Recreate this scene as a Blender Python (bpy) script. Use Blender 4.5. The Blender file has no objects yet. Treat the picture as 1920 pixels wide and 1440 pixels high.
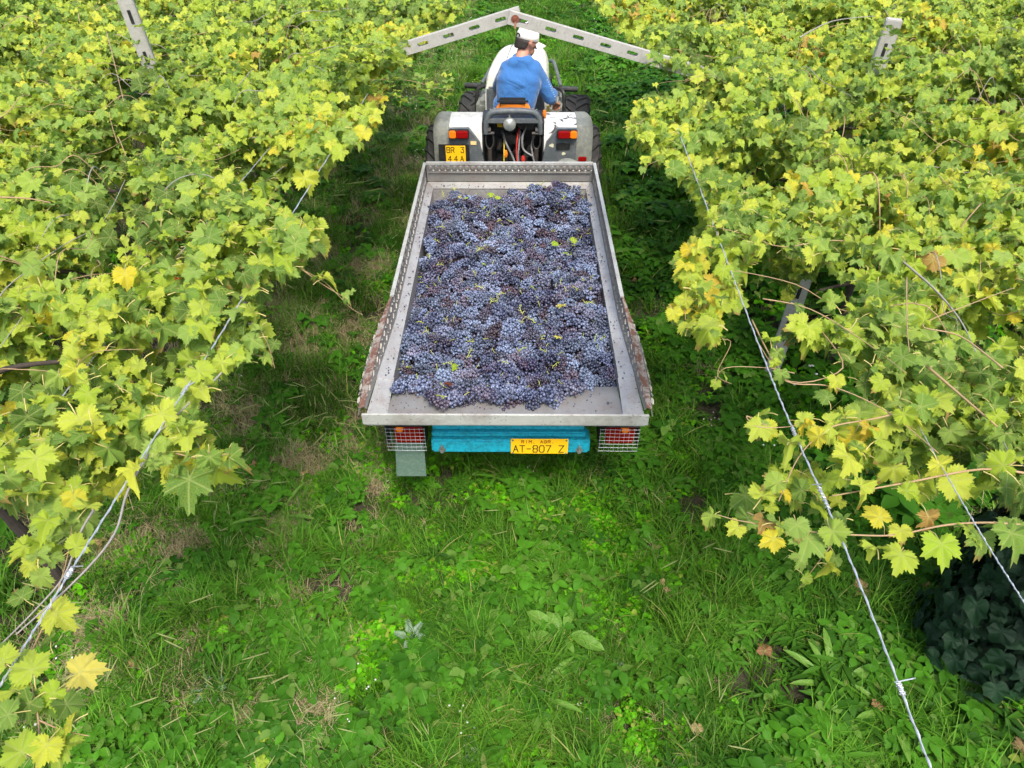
import bpy, bmesh, math, random
import numpy as np
from mathutils import Vector, Matrix, Euler, noise
R = math.radians
random.seed(7); rng = np.random.default_rng(7)
S = bpy.context.scene
COL = S.collection

# ------------------------------------------------------------------ camera, sky, sun, exposure
F = 1331.0; TH = math.atan(1114 / F); YAW = R(.3)
CAM = Vector((.055, 0, 3.35))
cam = bpy.data.cameras.new('camera'); camo = bpy.data.objects.new('camera', cam); COL.objects.link(camo)
cam.sensor_width = 36; cam.lens = 36 * F / 1920; cam.clip_start = .05; cam.clip_end = 500
camo.location = CAM; camo.rotation_euler = (R(90) - TH, 0, YAW)
S.camera = camo
W = bpy.data.worlds.new('World'); S.world = W; W.use_nodes = True
SUN_EL, SUN_AZ = R(60), R(166)          # azimuth from +Y towards +X
nt = W.node_tree; bg = nt.nodes['Background']
sky = nt.nodes.new('ShaderNodeTexSky'); sky.sky_type = 'NISHITA'; sky.sun_disc = False
sky.sun_elevation = SUN_EL; sky.sun_rotation = SUN_AZ; sky.air_density = 1.0; sky.dust_density = 4.0; sky.ozone_density = 1.0
nt.links.new(sky.outputs[0], bg.inputs[0]); bg.inputs[1].default_value = .145
sun = bpy.data.lights.new('sun', 'SUN'); sun.energy = 1.5; sun.angle = R(12); sun.color = (1, .94, .84)
suno = bpy.data.objects.new('sun', sun); COL.objects.link(suno)
sd = Vector((math.sin(SUN_AZ) * math.cos(SUN_EL), math.cos(SUN_AZ) * math.cos(SUN_EL), math.sin(SUN_EL)))
suno.rotation_euler = sd.to_track_quat('Z', 'Y').to_euler(); suno.location = (4, -3, 9)
S.view_settings.view_transform = 'Standard'; S.view_settings.look = 'None'
S.view_settings.gamma = 1; S.view_settings.exposure = 1.3; S.view_settings.use_curve_mapping = False
S.render.engine = 'CYCLES'; S.cycles.max_bounces = 4; S.cycles.diffuse_bounces = 3; S.cycles.transparent_max_bounces = 4

def at(px, py, z=None, Y=None):
    """point of the place seen at a pixel of the 1920 px photograph, at a known height or distance"""
    u, v = (px - 960) / F, (py - 720) / F
    s, c = math.sin(TH), math.cos(TH)
    dx, dy, dz = u, c - v * s, -(s + v * c)
    dx, dy = dx * math.cos(YAW) - dy * math.sin(YAW), dx * math.sin(YAW) + dy * math.cos(YAW)
    t = (z - CAM.z) / dz if z is not None else (Y - CAM.y) / dy
    return Vector((CAM.x + t * dx, CAM.y + t * dy, CAM.z + t * dz))

# ------------------------------------------------------------------ material helpers
class N:
    def __init__(s, name):
        s.m = bpy.data.materials.new(name); s.m.use_nodes = True; s.t = s.m.node_tree
        s.b = s.t.nodes['Principled BSDF']; s.out = s.t.nodes['Material Output']
    def n(s, ty, **k):
        x = s.t.nodes.new(ty)
        for a, b in k.items():
            if a.startswith('i_'):
                key = a[2:]; x.inputs[int(key) if key.isdigit() else key].default_value = b
            else: setattr(x, a, b)
        return x
    def l(s, a, b): s.t.links.new(a, b)
    def math(s, op, a, b=None, clamp=False):
        x = s.n('ShaderNodeMath', operation=op, use_clamp=clamp)
        for i, v in enumerate((a, b)):
            if v is None: continue
            if isinstance(v, (int, float)): x.inputs[i].default_value = v
            else: s.l(v, x.inputs[i])
        return x.outputs[0]
    def mix(s, fac, a, b, bt='MIX'):
        x = s.n('ShaderNodeMix', data_type='RGBA', blend_type=bt)
        for i, v in ((0, fac), (6, a), (7, b)):
            if isinstance(v, (int, float)): x.inputs[i].default_value = v
            elif isinstance(v, tuple): x.inputs[i].default_value = (*v, 1) if len(v) == 3 else v
            else: s.l(v, x.inputs[i])
        return x.outputs[2]
    def noise(s, scale, detail=4, rough=.6, co=None, dist=0):
        x = s.n('ShaderNodeTexNoise'); x.inputs['Scale'].default_value = scale; x.inputs['Detail'].default_value = detail
        x.inputs['Roughness'].default_value = rough; x.inputs['Distortion'].default_value = dist
        if co is not None: s.l(co, x.inputs['Vector'])
        return x.outputs[0]
    def ramp(s, fac, stops, interp='LINEAR'):
        x = s.n('ShaderNodeValToRGB'); r = x.color_ramp; r.interpolation = interp
        while len(r.elements) < len(stops): r.elements.new(.5)
        for e, (p, c) in zip(r.elements, stops):
            e.position = p; e.color = (*c, 1) if isinstance(c, tuple) else (c, c, c, 1)
        s.l(fac, x.inputs[0]); return x.outputs[0]
    def bump(s, h, strength=.3, dist=.01):
        x = s.n('ShaderNodeBump'); x.inputs['Strength'].default_value = strength; x.inputs['Distance'].default_value = dist
        s.l(h, x.inputs['Height']); s.l(x.outputs[0], s.b.inputs['Normal'])

def co_world(k):
    return k.n('ShaderNodeNewGeometry').outputs['Position']

def basic(name, col, rough=.5, metal=0., var=.25, scale=9, dirt=None, dirt_amt=.5, bump=.1, spec=.5):
    """plain colour with uneven wear; dirt: a second colour in noisy patches"""
    k = N(name); P = co_world(k)
    a = k.noise(scale, 5, .65, P)
    c = k.mix(a, tuple(x * (1 - var) for x in col), tuple(min(1, x * (1 + var)) for x in col))
    if dirt:
        d = k.noise(scale * 2.3, 8, .7, P, .4)
        m = k.ramp(d, [(.5 - .15 * dirt_amt + .02, 0.), (.72 - .15 * dirt_amt, 1.)])
        c = k.mix(k.math('MULTIPLY', m, dirt_amt), c, dirt)
    k.l(c, k.b.inputs['Base Color'])
    k.b.inputs['Metallic'].default_value = metal; k.b.inputs['Specular IOR Level'].default_value = spec
    r = k.ramp(k.noise(scale * 3, 4, .6, P), [(.3, max(0, rough - .12)), (.7, min(1, rough + .12))]); k.l(r, k.b.inputs['Roughness'])
    if bump: k.bump(k.noise(scale * 12, 4, .6, P), bump, .004)
    return k.m

M = {}
M['black'] = basic('black_paint', (.012, .013, .014), .45, dirt=(.07, .065, .05), dirt_amt=.4)
M['rubber'] = basic('tyre_rubber', (.018, .019, .02), .75, dirt=(.09, .08, .055), dirt_amt=.35, bump=.3)
M['fender_grey'] = basic('weathered_grey_plastic', (.16, .175, .16), .7, dirt=(.33, .33, .26), dirt_amt=.5, scale=14)
M['panel_grey'] = basic('dark_grey_plastic', (.085, .1, .11), .5, dirt=(.25, .25, .22), dirt_amt=.35)
M['white'] = basic('white_paint', (.64, .64, .6), .35, var=.08, dirt=(.25, .24, .2), dirt_amt=.5)
M['hood'] = basic('cream_white_paint', (.74, .74, .66), .32, var=.05, dirt=(.4, .4, .3), dirt_amt=.15)
M['blue'] = basic('turquoise_paint', (.012, .34, .47), .35, var=.12, dirt=(.02, .05, .05), dirt_amt=.55, scale=22)
M['orange'] = basic('orange_vinyl', (.75, .22, .02), .5, var=.1)
M['yellow'] = basic('yellow_plate_paint', (.85, .5, .01), .4, var=.05)
M['letters'] = basic('black_lettering', (.01, .01, .01), .5, var=0, bump=0)
M['letters_red'] = basic('dark_red_lettering', (.25, .03, .01), .5, var=0, bump=0)
M['lens_red'] = basic('red_lens', (.24, .004, .004), .2, var=.3, scale=60)
M['lens_orange'] = basic('orange_lens', (.85, .2, .01), .2, var=.2, scale=60)
M['bolt'] = basic('zinc_bolt', (.35, .35, .33), .4, .7, dirt=(.08, .06, .04))
M['wire'] = basic('galvanised_wire', (.42, .45, .48), .45, .5, var=.15, scale=80)
M['hose'] = basic('grey_hose', (.16, .165, .17), .5)
M['hose_red'] = basic('red_hose', (.5, .03, .02), .5)
M['hose_yellow'] = basic('yellow_hose', (.7, .5, .03), .5)
M['metal_dark'] = basic('greasy_steel', (.07, .07, .07), .4, .6, dirt=(.15, .1, .06), dirt_amt=.5)
M['skin'] = basic('tanned_skin', (.42, .2, .13), .55, var=.12, scale=40)
M['hair'] = basic('dark_hair', (.02, .014, .01), .6, scale=120, bump=.6)
M['cap'] = basic('white_cotton', (.8, .76, .68), .85, var=.04)
M['jeans'] = basic('dark_trousers', (.03, .04, .07), .85)
M['red_plastic'] = basic('red_plastic', (.55, .012, .015), .4)
M['glass'] = basic('lamp_glass', (.55, .57, .56), .12, .6, var=.3, scale=50)
M['soil'] = basic('bare_soil', (.07, .05, .035), .95)
M['flap'] = basic('grey_green_flap', (.07, .12, .09), .4, dirt=(.22, .28, .23), dirt_amt=.3, scale=30)
M['bark'] = basic('vine_bark', (.045, .034, .026), .9, var=.5, scale=40, bump=.8)
M['cane'] = basic('vine_cane', (.3, .2, .1), .6, var=.35, scale=18)
M['cane_grey'] = basic('dry_grey_cane', (.24, .22, .2), .8, var=.3, scale=18)
M['stem'] = basic('grape_stem', (.36, .4, .07), .55, var=.3)
M['vinyl_black'] = basic('black_vinyl', (.014, .014, .015), .38)

def shirt_mat():
    k = N('blue_sweatshirt'); P = co_world(k)
    a = k.noise(6, 5, .6, P)
    c = k.mix(a, (.014, .09, .28), (.028, .145, .37)); k.l(c, k.b.inputs['Base Color']); k.b.inputs['Roughness'].default_value = .85
    k.b.inputs['Sheen Weight'].default_value = .3
    h = k.noise(5, 2, .45, P, 1.6); k.bump(h, .8, .035); return k.m
M['shirt'] = shirt_mat()

def concrete():
    k = N('weathered_concrete'); P = co_world(k)
    c = k.mix(k.noise(14, 6, .7, P), (.24, .235, .21), (.44, .43, .39))
    m = k.ramp(k.noise(60, 6, .7, P), [(.56, 0.), (.66, 1.)]); c = k.mix(k.math('MULTIPLY', m, .6), c, (.17, .16, .12))
    k.l(c, k.b.inputs['Base Color']); k.b.inputs['Roughness'].default_value = .9; k.bump(k.noise(120, 5, .7, P), .5, .004); return k.m
M['concrete'] = concrete()

def steel(name, base, rust=0., spots=1.):
    """galvanised trailer steel: brushed tone, juice spots, optional rusty stained patches"""
    k = N(name); P = co_world(k)
    mp = k.n('ShaderNodeMapping'); mp.inputs['Scale'].default_value = (9, 1.2, 9); k.l(P, mp.inputs[0])
    c = k.mix(k.noise(3, 6, .65, mp.outputs[0]), tuple(x * .82 for x in base), tuple(x * 1.12 for x in base))
    c = k.mix(k.math('MULTIPLY', k.ramp(k.noise(5, 6, .75, P, .6), [(.46, 0.), (.72, 1.)]), .65), c, (.22, .17, .15))
    s = k.ramp(k.noise(75, 3, .5, P), [(.655, 0.), (.68, 1.)])
    c = k.mix(k.math('MULTIPLY', s, .85 * spots), c, (.045, .02, .03))
    if rust:
        m = k.ramp(k.noise(16, 8, .78, P, .5), [(.6 - .22 * rust, 0.), (.66 - .2 * rust, 1.)])
        c = k.mix(k.math('MULTIPLY', m, .9), c, k.mix(k.noise(50, 4, .6, P), (.1, .03, .02), (.3, .13, .09)))
    k.l(c, k.b.inputs['Base Color']); k.b.inputs['Metallic'].default_value = .35
    k.l(k.ramp(k.noise(20, 5, .6, P), [(.3, .34), (.7, .55)]), k.b.inputs['Roughness'])
    k.bump(k.noise(90, 4, .6, P), .12, .003); return k.m
M['steel'] = steel('galvanised_steel', (.4, .4, .39), spots=.8)
M['steel_dark'] = steel('worn_steel_floor', (.27, .27, .27), spots=.6)
M['steel_tread'] = steel('embossed_steel', (.24, .24, .225), spots=.4)
M['steel_rust'] = steel('rust_stained_steel', (.46, .42, .39), rust=.72)
M['steel_lip'] = steel('bright_steel_lip', (.5, .51, .49), spots=.6)

def white_spotty():
    k = N('scratched_white_paint'); P = co_world(k)
    m = k.ramp(k.noise(11, 6, .6, P, .8), [(.585, 0.), (.6, 1.)])
    k.l(k.mix(m, (.64, .64, .6), (.05, .05, .05)), k.b.inputs['Base Color']); k.b.inputs['Roughness'].default_value = .4; return k.m
M['white_spotty'] = white_spotty()

def leaf_material(name, stops, edge=(.32, .17, .06), edge_amt=.75, trans=.45, patch=None, veins=True, rough=.42, vary=.3):
    """leaf colour picked per leaf from a ramp; lighter veins; browned margin on some"""
    k = N(name)
    oi = k.n('ShaderNodeObjectInfo'); rnd = oi.outputs['Random']
    pn = k.noise(.9, 3, .5, oi.outputs['Location'])
    f = k.math('ADD', k.math('MULTIPLY', rnd, 1 - vary), k.math('MULTIPLY', k.ramp(pn, [(.36, 0.), (.64, 1.)]), vary), True)
    c = k.ramp(f, stops)
    uv = k.n('ShaderNodeUVMap').outputs[0]
    se = k.n('ShaderNodeSeparateXYZ'); k.l(uv, se.inputs[0])
    x = k.math('MULTIPLY', k.math('SUBTRACT', se.outputs[0], .5), 2.); y = k.math('MULTIPLY', k.math('SUBTRACT', se.outputs[1], .5), 2.)
    r = k.math('SQRT', k.math('ADD', k.math('MULTIPLY', x, x), k.math('MULTIPLY', y, y)))
    if veins:
        an = k.math('ABSOLUTE', k.math('ARCTAN2', x, y))
        d = k.math('MULTIPLY', k.math('PINGPONG', an, R(28)), r)
        v = k.ramp(d, [(.008, 1.), (.035, 0.)])
        c = k.mix(k.math('MULTIPLY', v, .4), c, (.45, .5, .2))
    obn = k.n('ShaderNodeTexCoord').outputs['Object']
    add = k.n('ShaderNodeVectorMath', operation='ADD'); k.l(obn, add.inputs[0]); k.l(oi.outputs['Location'], add.inputs[1])
    bl = k.noise(22, 4, .6, add.outputs[0])
    c = k.mix(k.math('MULTIPLY', k.ramp(bl, [(.4, 0.), (.7, 1.)]), .45), c, (.42, .42, .03) if patch is None else patch)
    sp_ = k.ramp(k.noise(55, 2, .5, add.outputs[0]), [(.7, 0.), (.73, 1.)]); c = k.mix(k.math('MULTIPLY', sp_, .8 if edge_amt > .6 else 0.), c, (.16, .09, .04))
    # margin browning, only on some leaves
    e = k.ramp(k.math('ADD', r, k.math('MULTIPLY', bl, .5)), [(.93, 0.), (1.12, 1.)])
    sel = k.ramp(k.math('FRACT', k.math('MULTIPLY', rnd, 17.3)), [(.66, 0.), (.8, 1.)])
    c = k.mix(k.math('MULTIPLY', k.math('MULTIPLY', e, sel), edge_amt), c, edge)
    k.l(c, k.b.inputs['Base Color']); k.b.inputs['Roughness'].default_value = rough; k.b.inputs['Specular IOR Level'].default_value = .3
    tr = k.n('ShaderNodeBsdfTranslucent'); k.l(k.mix(.6, c, (.45, .6, .04), 'MULTIPLY') if False else c, tr.inputs[0])
    mx = k.n('ShaderNodeMixShader'); mx.inputs[0].default_value = trans
    k.l(k.b.outputs[0], mx.inputs[1]); k.l(tr.outputs[0], mx.inputs[2]); k.l(mx.outputs[0], k.out.inputs[0])
    k.bump(k.noise(45, 3, .6, add.outputs[0]), .6, .006)
    return k.m
M['vine_leaf'] = leaf_material('vine_leaf_green_to_yellow', [
    (0., (.03, .09, .015)), (.12, (.06, .16, .03)), (.26, (.15, .31, .05)), (.4, (.27, .43, .09)), (.55, (.35, .5, .035)), (.7, (.46, .57, .07)),
    (.84, (.58, .62, .06)), (.91, (.7, .55, .03)), (.945, (.48, .27, .08)), (1., (.18, .1, .05))])
M['ivy'] = leaf_material('dark_ivy_leaf', [(0., (.006, .024, .010)), (.6, (.010, .036, .014)), (1., (.018, .06, .02))], edge_amt=0, trans=.08, patch=(.009, .03, .012), rough=.38, vary=.2, veins=False)
M['dock'] = leaf_material('bright_dock_leaf', [(0., (.11, .27, .03)), (1., (.17, .34, .05))], edge_amt=.3, patch=(.2, .4, .05))
M['dead_leaf'] = leaf_material('dead_leaf', [(0., (.3, .14, .07)), (.5, (.5, .34, .16)), (1., (.6, .5, .24))], patch=(.4, .25, .1), edge_amt=.7)
M['silver'] = leaf_material('silvery_mugwort_leaf', [(0., (.2, .32, .2)), (1., (.36, .46, .32))], edge_amt=0, patch=(.3, .42, .28), veins=False)
M['red_leaf'] = leaf_material('red_leaf', [(0., (.2, .03, .015)), (1., (.3, .06, .02))], patch=(.14, .03, .015))
M['load_green'] = leaf_material('fresh_green_leaf', [(0., (.3, .48, .03)), (1., (.45, .58, .05))], patch=(.5, .6, .05), edge_amt=.1)
M['load_yellow'] = leaf_material('yellow_leaf', [(0., (.6, .55, .08)), (1., (.68, .62, .14))], patch=(.62, .5, .08))

def blade_material(name, a, b, dry, patch_scale=1.2, trans=.3):
    k = N(name); oi = k.n('ShaderNodeObjectInfo'); P = oi.outputs['Location']
    n1 = k.ramp(k.noise(patch_scale, 4, .55, P), [(.36, 0.), (.64, 1.)])
    c = k.mix(n1, a, b)
    c = k.mix(k.math('MULTIPLY', oi.outputs['Random'], .7), c, tuple(x * 1.6 for x in b))
    c = k.mix(k.math('MULTIPLY', k.ramp(k.math('FRACT', k.math('MULTIPLY', oi.outputs['Random'], 7.3)), [(.55, 0.), (1., 1.)]), .6), c, tuple(x * .6 for x in a))
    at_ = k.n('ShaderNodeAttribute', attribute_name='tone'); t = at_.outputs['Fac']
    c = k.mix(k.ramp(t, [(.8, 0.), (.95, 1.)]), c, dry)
    c = k.mix(k.math('MULTIPLY', k.ramp(t, [(0., 1.), (.35, 0.)]), .45), c, tuple(x * .55 for x in a))  # shade near the roots painted into the colour: low tone is darkened
    k.l(c, k.b.inputs['Base Color']); k.b.inputs['Roughness'].default_value = .55; k.b.inputs['Specular IOR Level'].default_value = .12
    tr = k.n('ShaderNodeBsdfTranslucent'); k.l(c, tr.inputs[0])
    mx = k.n('ShaderNodeMixShader'); mx.inputs[0].default_value = trans
    k.l(k.b.outputs[0], mx.inputs[1]); k.l(tr.outputs[0], mx.inputs[2]); k.l(mx.outputs[0], k.out.inputs[0])
    return k.m
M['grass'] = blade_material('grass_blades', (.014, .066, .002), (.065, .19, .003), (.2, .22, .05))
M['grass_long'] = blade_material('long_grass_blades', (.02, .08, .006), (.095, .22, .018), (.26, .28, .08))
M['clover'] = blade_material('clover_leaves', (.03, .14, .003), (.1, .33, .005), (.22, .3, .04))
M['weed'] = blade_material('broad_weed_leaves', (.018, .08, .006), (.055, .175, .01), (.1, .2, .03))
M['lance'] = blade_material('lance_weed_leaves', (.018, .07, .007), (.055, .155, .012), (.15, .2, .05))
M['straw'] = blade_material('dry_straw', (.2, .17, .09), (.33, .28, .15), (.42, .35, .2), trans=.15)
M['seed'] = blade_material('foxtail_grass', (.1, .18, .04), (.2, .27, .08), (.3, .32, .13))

def berry_mat():
    k = N('dusty_blue_grape'); t = k.n('ShaderNodeAttribute', attribute_name='tone').outputs['Fac']
    oi = k.n('ShaderNodeObjectInfo'); P = co_world(k)
    base = k.ramp(t, [(0., (.008, .009, .025)), (.5, (.016, .02, .06)), (.85, (.035, .02, .05)), (1., (.05, .012, .02))])
    big = k.noise(3.2, 4, .6, P)
    f = k.math('ADD', k.math('MULTIPLY', t, .45), k.math('MULTIPLY', k.ramp(big, [(.36, 0.), (.62, 1.)]), .55))
    bloom = k.math('MULTIPLY', k.ramp(k.math('MULTIPLY', k.math('ADD', f, k.noise(70, 3, .6, P)), .5), [(.34, .05), (.66, .95)]), 1.)
    tint = k.ramp(oi.outputs['Random'], [(0., (.11, .14, .22)), (.4, (.17, .22, .33)), (.62, (.15, .17, .25)), (.82, (.12, .105, .14)), (1., (.085, .05, .055))])
    val = k.ramp(k.math('FRACT', k.math('MULTIPLY', oi.outputs['Random'], 9.7)), [(0., .5), (.5, 1.15), (1., 1.6)])
    k.l(k.mix(1., k.mix(bloom, base, tint), val, 'MULTIPLY'), k.b.inputs['Base Color'])
    k.b.inputs['Roughness'].default_value = .42; k.b.inputs['Specular IOR Level'].default_value = .45
    return k.m
M['berry'] = berry_mat()

def ground_mat():
    k = N('soil_and_moss'); P = co_world(k)
    c = k.mix(k.noise(2.2, 6, .7, P), (.022, .028, .01), (.06, .05, .025))
    c = k.mix(k.ramp(k.noise(18, 6, .7, P), [(.45, 0.), (.6, 1.)]), c, (.045, .035, .022))
    k.l(c, k.b.inputs['Base Color']); k.b.inputs['Roughness'].default_value = .95; k.bump(k.noise(30, 6, .7, P), .8, .03); return k.m
M['ground'] = ground_mat()

# ------------------------------------------------------------------ mesh helpers
class MB:
    def __init__(s): s.v = []; s.f = []; s.mi = []; s.uv = None; s.tone = []
    def add(s, vs, fs, mi=0, tone=None):
        o = len(s.v); s.v += [tuple(v) for v in vs]; s.f += [tuple(i + o for i in f) for f in fs]; s.mi += [mi] * len(fs)
        s.tone += [0. if tone is None else tone] * len(vs) if not isinstance(tone, list) else tone
    def box(s, c, d, rot=None, mi=0, bev=0.):
        """bevelled box: centre, full dimensions"""
        hx, hy, hz = (x / 2 for x in d); bm = bmesh.new(); bmesh.ops.create_cube(bm, size=1)
        for v in bm.verts: v.co = Vector((v.co.x * d[0], v.co.y * d[1], v.co.z * d[2]))
        if bev: bmesh.ops.bevel(bm, geom=bm.edges[:], offset=min(bev, min(d) * .45), segments=2, affect='EDGES')
        m = Matrix.Translation(Vector(c)) @ (Euler(rot).to_matrix().to_4x4() if rot else Matrix())
        bm.verts.index_update(); s.add([m @ v.co for v in bm.verts], [[v.index for v in f.verts] for f in bm.faces], mi); bm.free()
    def tube(s, pts, r, n=8, mi=0, cap=True, tone=None):
        pts = [Vector(p) for p in pts]; rs = r if isinstance(r, (list, tuple)) else [r] * len(pts)
        o = []; fs = []; up = Vector((0, 0, 1))
        t0 = (pts[1] - pts[0]).normalized(); a = t0.cross(up if abs(t0.z) < .9 else Vector((1, 0, 0))).normalized()
        for i, p in enumerate(pts):
            t = (pts[min(i + 1, len(pts) - 1)] - pts[max(i - 1, 0)]).normalized()
            a = (a - t * a.dot(t)).normalized(); b = t.cross(a)
            for j in range(n):
                q = 2 * math.pi * j / n; o.append(p + (a * math.cos(q) + b * math.sin(q)) * rs[i])
        for i in range(len(pts) - 1):
            for j in range(n): fs.append((i * n + j, i * n + (j + 1) % n, (i + 1) * n + (j + 1) % n, (i + 1) * n + j))
        if cap: fs.append(tuple(range(n))[::-1]); fs.append(tuple(range((len(pts) - 1) * n, len(pts) * n)))
        s.add(o, fs, mi, tone)
    def lathe(s, prof, n=32, axis='X', c=(0, 0, 0), mi=0, a0=0, a1=2 * math.pi):
        """profile of (along axis, radius)"""
        full = abs(a1 - a0 - 2 * math.pi) < 1e-6; cols = n if full else n + 1; vs = []; fs = []; m = len(prof)
        for j in range(cols):
            q = a0 + (a1 - a0) * j / n
            for h, r in prof:
                p = {'X': (h, r * math.cos(q), r * math.sin(q)), 'Y': (r * math.cos(q), h, r * math.sin(q)), 'Z': (r * math.cos(q), r * math.sin(q), h)}[axis]
                vs.append((p[0] + c[0], p[1] + c[1], p[2] + c[2]))
        for j in range(n):
            for i in range(m - 1):
                a, b = j * m, ((j + 1) % cols) * m; fs.append((a + i, a + i + 1, b + i + 1, b + i))
        s.add(vs, fs, mi)
    def prism(s, poly, x0, x1, axis='X', mi=0):
        """polygon in the other two axes, extruded from x0 to x1"""
        n = len(poly)
        def P(x, a, b): return {'X': (x, a, b), 'Y': (a, x, b), 'Z': (a, b, x)}[axis]
        vs = [P(x0, *p) for p in poly] + [P(x1, *p) for p in poly]
        s.add(vs, [tuple(range(n))[::-1], tuple(range(n, 2 * n))] + [(i, (i + 1) % n, n + (i + 1) % n, n + i) for i in range(n)], mi)
    def loft(s, rings, mi=0, cap=True):
        n = len(rings[0]); vs = [p for r in rings for p in r]; fs = []
        for i in range(len(rings) - 1):
            for j in range(n): fs.append((i * n + j, i * n + (j + 1) % n, (i + 1) * n + (j + 1) % n, (i + 1) * n + j))
        if cap: fs.append(tuple(range(n))[::-1]); fs.append(tuple(range((len(rings) - 1) * n, len(rings) * n)))
        s.add(vs, fs, mi)
    def slab(s, quad, th=.003, mi=0):
        """thin plate from a quad, thickened along its normal"""
        q = [Vector(p) for p in quad]; nn = (q[1] - q[0]).cross(q[2] - q[0]).normalized() * th
        s.add(q + [p - nn for p in q], [(0, 1, 2, 3), (7, 6, 5, 4), (0, 4, 5, 1), (1, 5, 6, 2), (2, 6, 7, 3), (3, 7, 4, 0)], mi)
    def mesh(s, name, mats, smooth=True, fix=True):
        me = bpy.data.meshes.new(name); me.from_pydata(s.v, [], s.f)
        for m in mats if isinstance(mats, (list, tuple)) else [mats]: me.materials.append(m)
        me.polygons.foreach_set('material_index', s.mi)
        if any(s.tone): me.attributes.new('tone', 'FLOAT', 'POINT').data.foreach_set('value', s.tone)
        if fix:
            bm = bmesh.new(); bm.from_mesh(me); bmesh.ops.recalc_face_normals(bm, faces=bm.faces); bm.to_mesh(me); bm.free()
        if smooth: me.shade_smooth(); 
        return me
    def build(s, name, mats, parent=None, smooth=True, angle=35):
        me = s.mesh(name, mats, smooth)
        if smooth and angle: me.set_sharp_from_angle(angle=R(angle))
        return put(name, me, parent)

def put(name, me, parent=None, loc=None, rot=None, scl=None):
    o = bpy.data.objects.new(name, me); COL.objects.link(o)
    if parent is not None: o.parent = parent
    if loc is not None: o.location = loc
    if rot is not None: o.rotation_euler = rot
    if scl is not None: o.scale = (scl, scl, scl) if isinstance(scl, (int, float)) else scl
    return o
def tag(o, label=None, cat=None, group=None, kind=None):
    if label: o['label'] = label
    if cat: o['category'] = cat
    if group: o['group'] = group
    if kind: o['kind'] = kind
    return o
def thing(name, label, cat, loc=(0, 0, 0), group=None):
    o = bpy.data.objects.new(name, None); COL.objects.link(o); o.location = loc; o.empty_display_size = .1
    return tag(o, label, cat, group)
def stuff(o): o['kind'] = 'stuff'; return o

def hidden_collection(name, meshes):
    c = bpy.data.collections.new(name)
    for i, me in enumerate(meshes):
        c.objects.link(bpy.data.objects.new('%s_%02d' % (name, i), me))
    return c
def scatter_tree(coll):
    g = bpy.data.node_groups.new('scatter_' + coll.name, 'GeometryNodeTree')
    g.interface.new_socket('Geometry', in_out='INPUT', socket_type='NodeSocketGeometry'); g.interface.new_socket('Geometry', in_out='OUTPUT', socket_type='NodeSocketGeometry')
    n = g.nodes; gi = n.new('NodeGroupInput'); go = n.new('NodeGroupOutput')
    ip = n.new('GeometryNodeInstanceOnPoints'); ci = n.new('GeometryNodeCollectionInfo')
    ci.inputs['Collection'].default_value = coll; ci.inputs['Separate Children'].default_value = True; ci.inputs['Reset Children'].default_value = True
    def att(nm, ty): x = n.new('GeometryNodeInputNamedAttribute'); x.data_type = ty; x.inputs['Name'].default_value = nm; return x.outputs[0]
    e = n.new('FunctionNodeEulerToRotation'); L = g.links.new
    L(gi.outputs[0], ip.inputs['Points']); L(ci.outputs[0], ip.inputs['Instance']); ip.inputs['Pick Instance'].default_value = True
    L(att('idx', 'INT'), ip.inputs['Instance Index']); L(att('rot', 'FLOAT_VECTOR'), e.inputs[0]); L(e.outputs[0], ip.inputs['Rotation'])
    L(att('scl', 'FLOAT'), ip.inputs['Scale']); L(ip.outputs[0], go.inputs[0]); return g
TREES = {}
def scatter(name, coll, pts, rots, scls, idx, parent=None):
    me = bpy.data.meshes.new(name); me.from_pydata([tuple(p) for p in pts], [], [])
    me.attributes.new('rot', 'FLOAT_VECTOR', 'POINT').data.foreach_set('vector', np.array(rots, dtype=np.float32).ravel())
    me.attributes.new('scl', 'FLOAT', 'POINT').data.foreach_set('value', np.array(scls, dtype=np.float32))
    me.attributes.new('idx', 'INT', 'POINT').data.foreach_set('value', np.array(idx, dtype=np.int32))
    o = put(name, me, parent)
    if coll.name not in TREES: TREES[coll.name] = scatter_tree(coll)
    md = o.modifiers.new('scatter', 'NODES'); md.node_group = TREES[coll.name]
    return stuff(o)
def inside(poly, x, y):
    c = False; j = len(poly) - 1
    for i in range(len(poly)):
        xi, yi = poly[i][0], poly[i][1]; xj, yj = poly[j][0], poly[j][1]
        if (yi > y) != (yj > y) and x < (xj - xi) * (y - yi) / (yj - yi) + xi: c = not c
        j = i
    return c
def nz(x, y, s, o=0.): return noise.noise(Vector((x * s + o, y * s - o, o * .37)))

# ------------------------------------------------------------------ ground
def ground_z(x, y):
    z = .05 * nz(x, y, .8, 3) + .02 * nz(x, y, 3, 9)
    z -= .03 * math.exp(-((abs(x) - .6) / .22) ** 2)         # wheel tracks
    z += .05 * max(0, min(1, (abs(x) - 1.2)))
    return z
def make_ground():
    xs = np.concatenate([[-300, -60, -20, -9], np.arange(-6, 6.01, .12), [9, 20, 60, 300]])
    ys = np.concatenate([[-300, -60, -20, -5], np.arange(-2, 18.01, .12), [22, 40, 90, 300]])
    v = [(x, y, ground_z(x, y) if abs(x) < 7 and -3 < y < 19 else 0) for y in ys for x in xs]; n = len(xs)
    f = [(j * n + i, j * n + i + 1, (j + 1) * n + i + 1, (j + 1) * n + i) for j in range(len(ys) - 1) for i in range(n - 1)]
    mb = MB(); mb.add(v, f); o = mb.build('ground', M['ground'], angle=0); tag(o, kind='structure')
make_ground()

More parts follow.
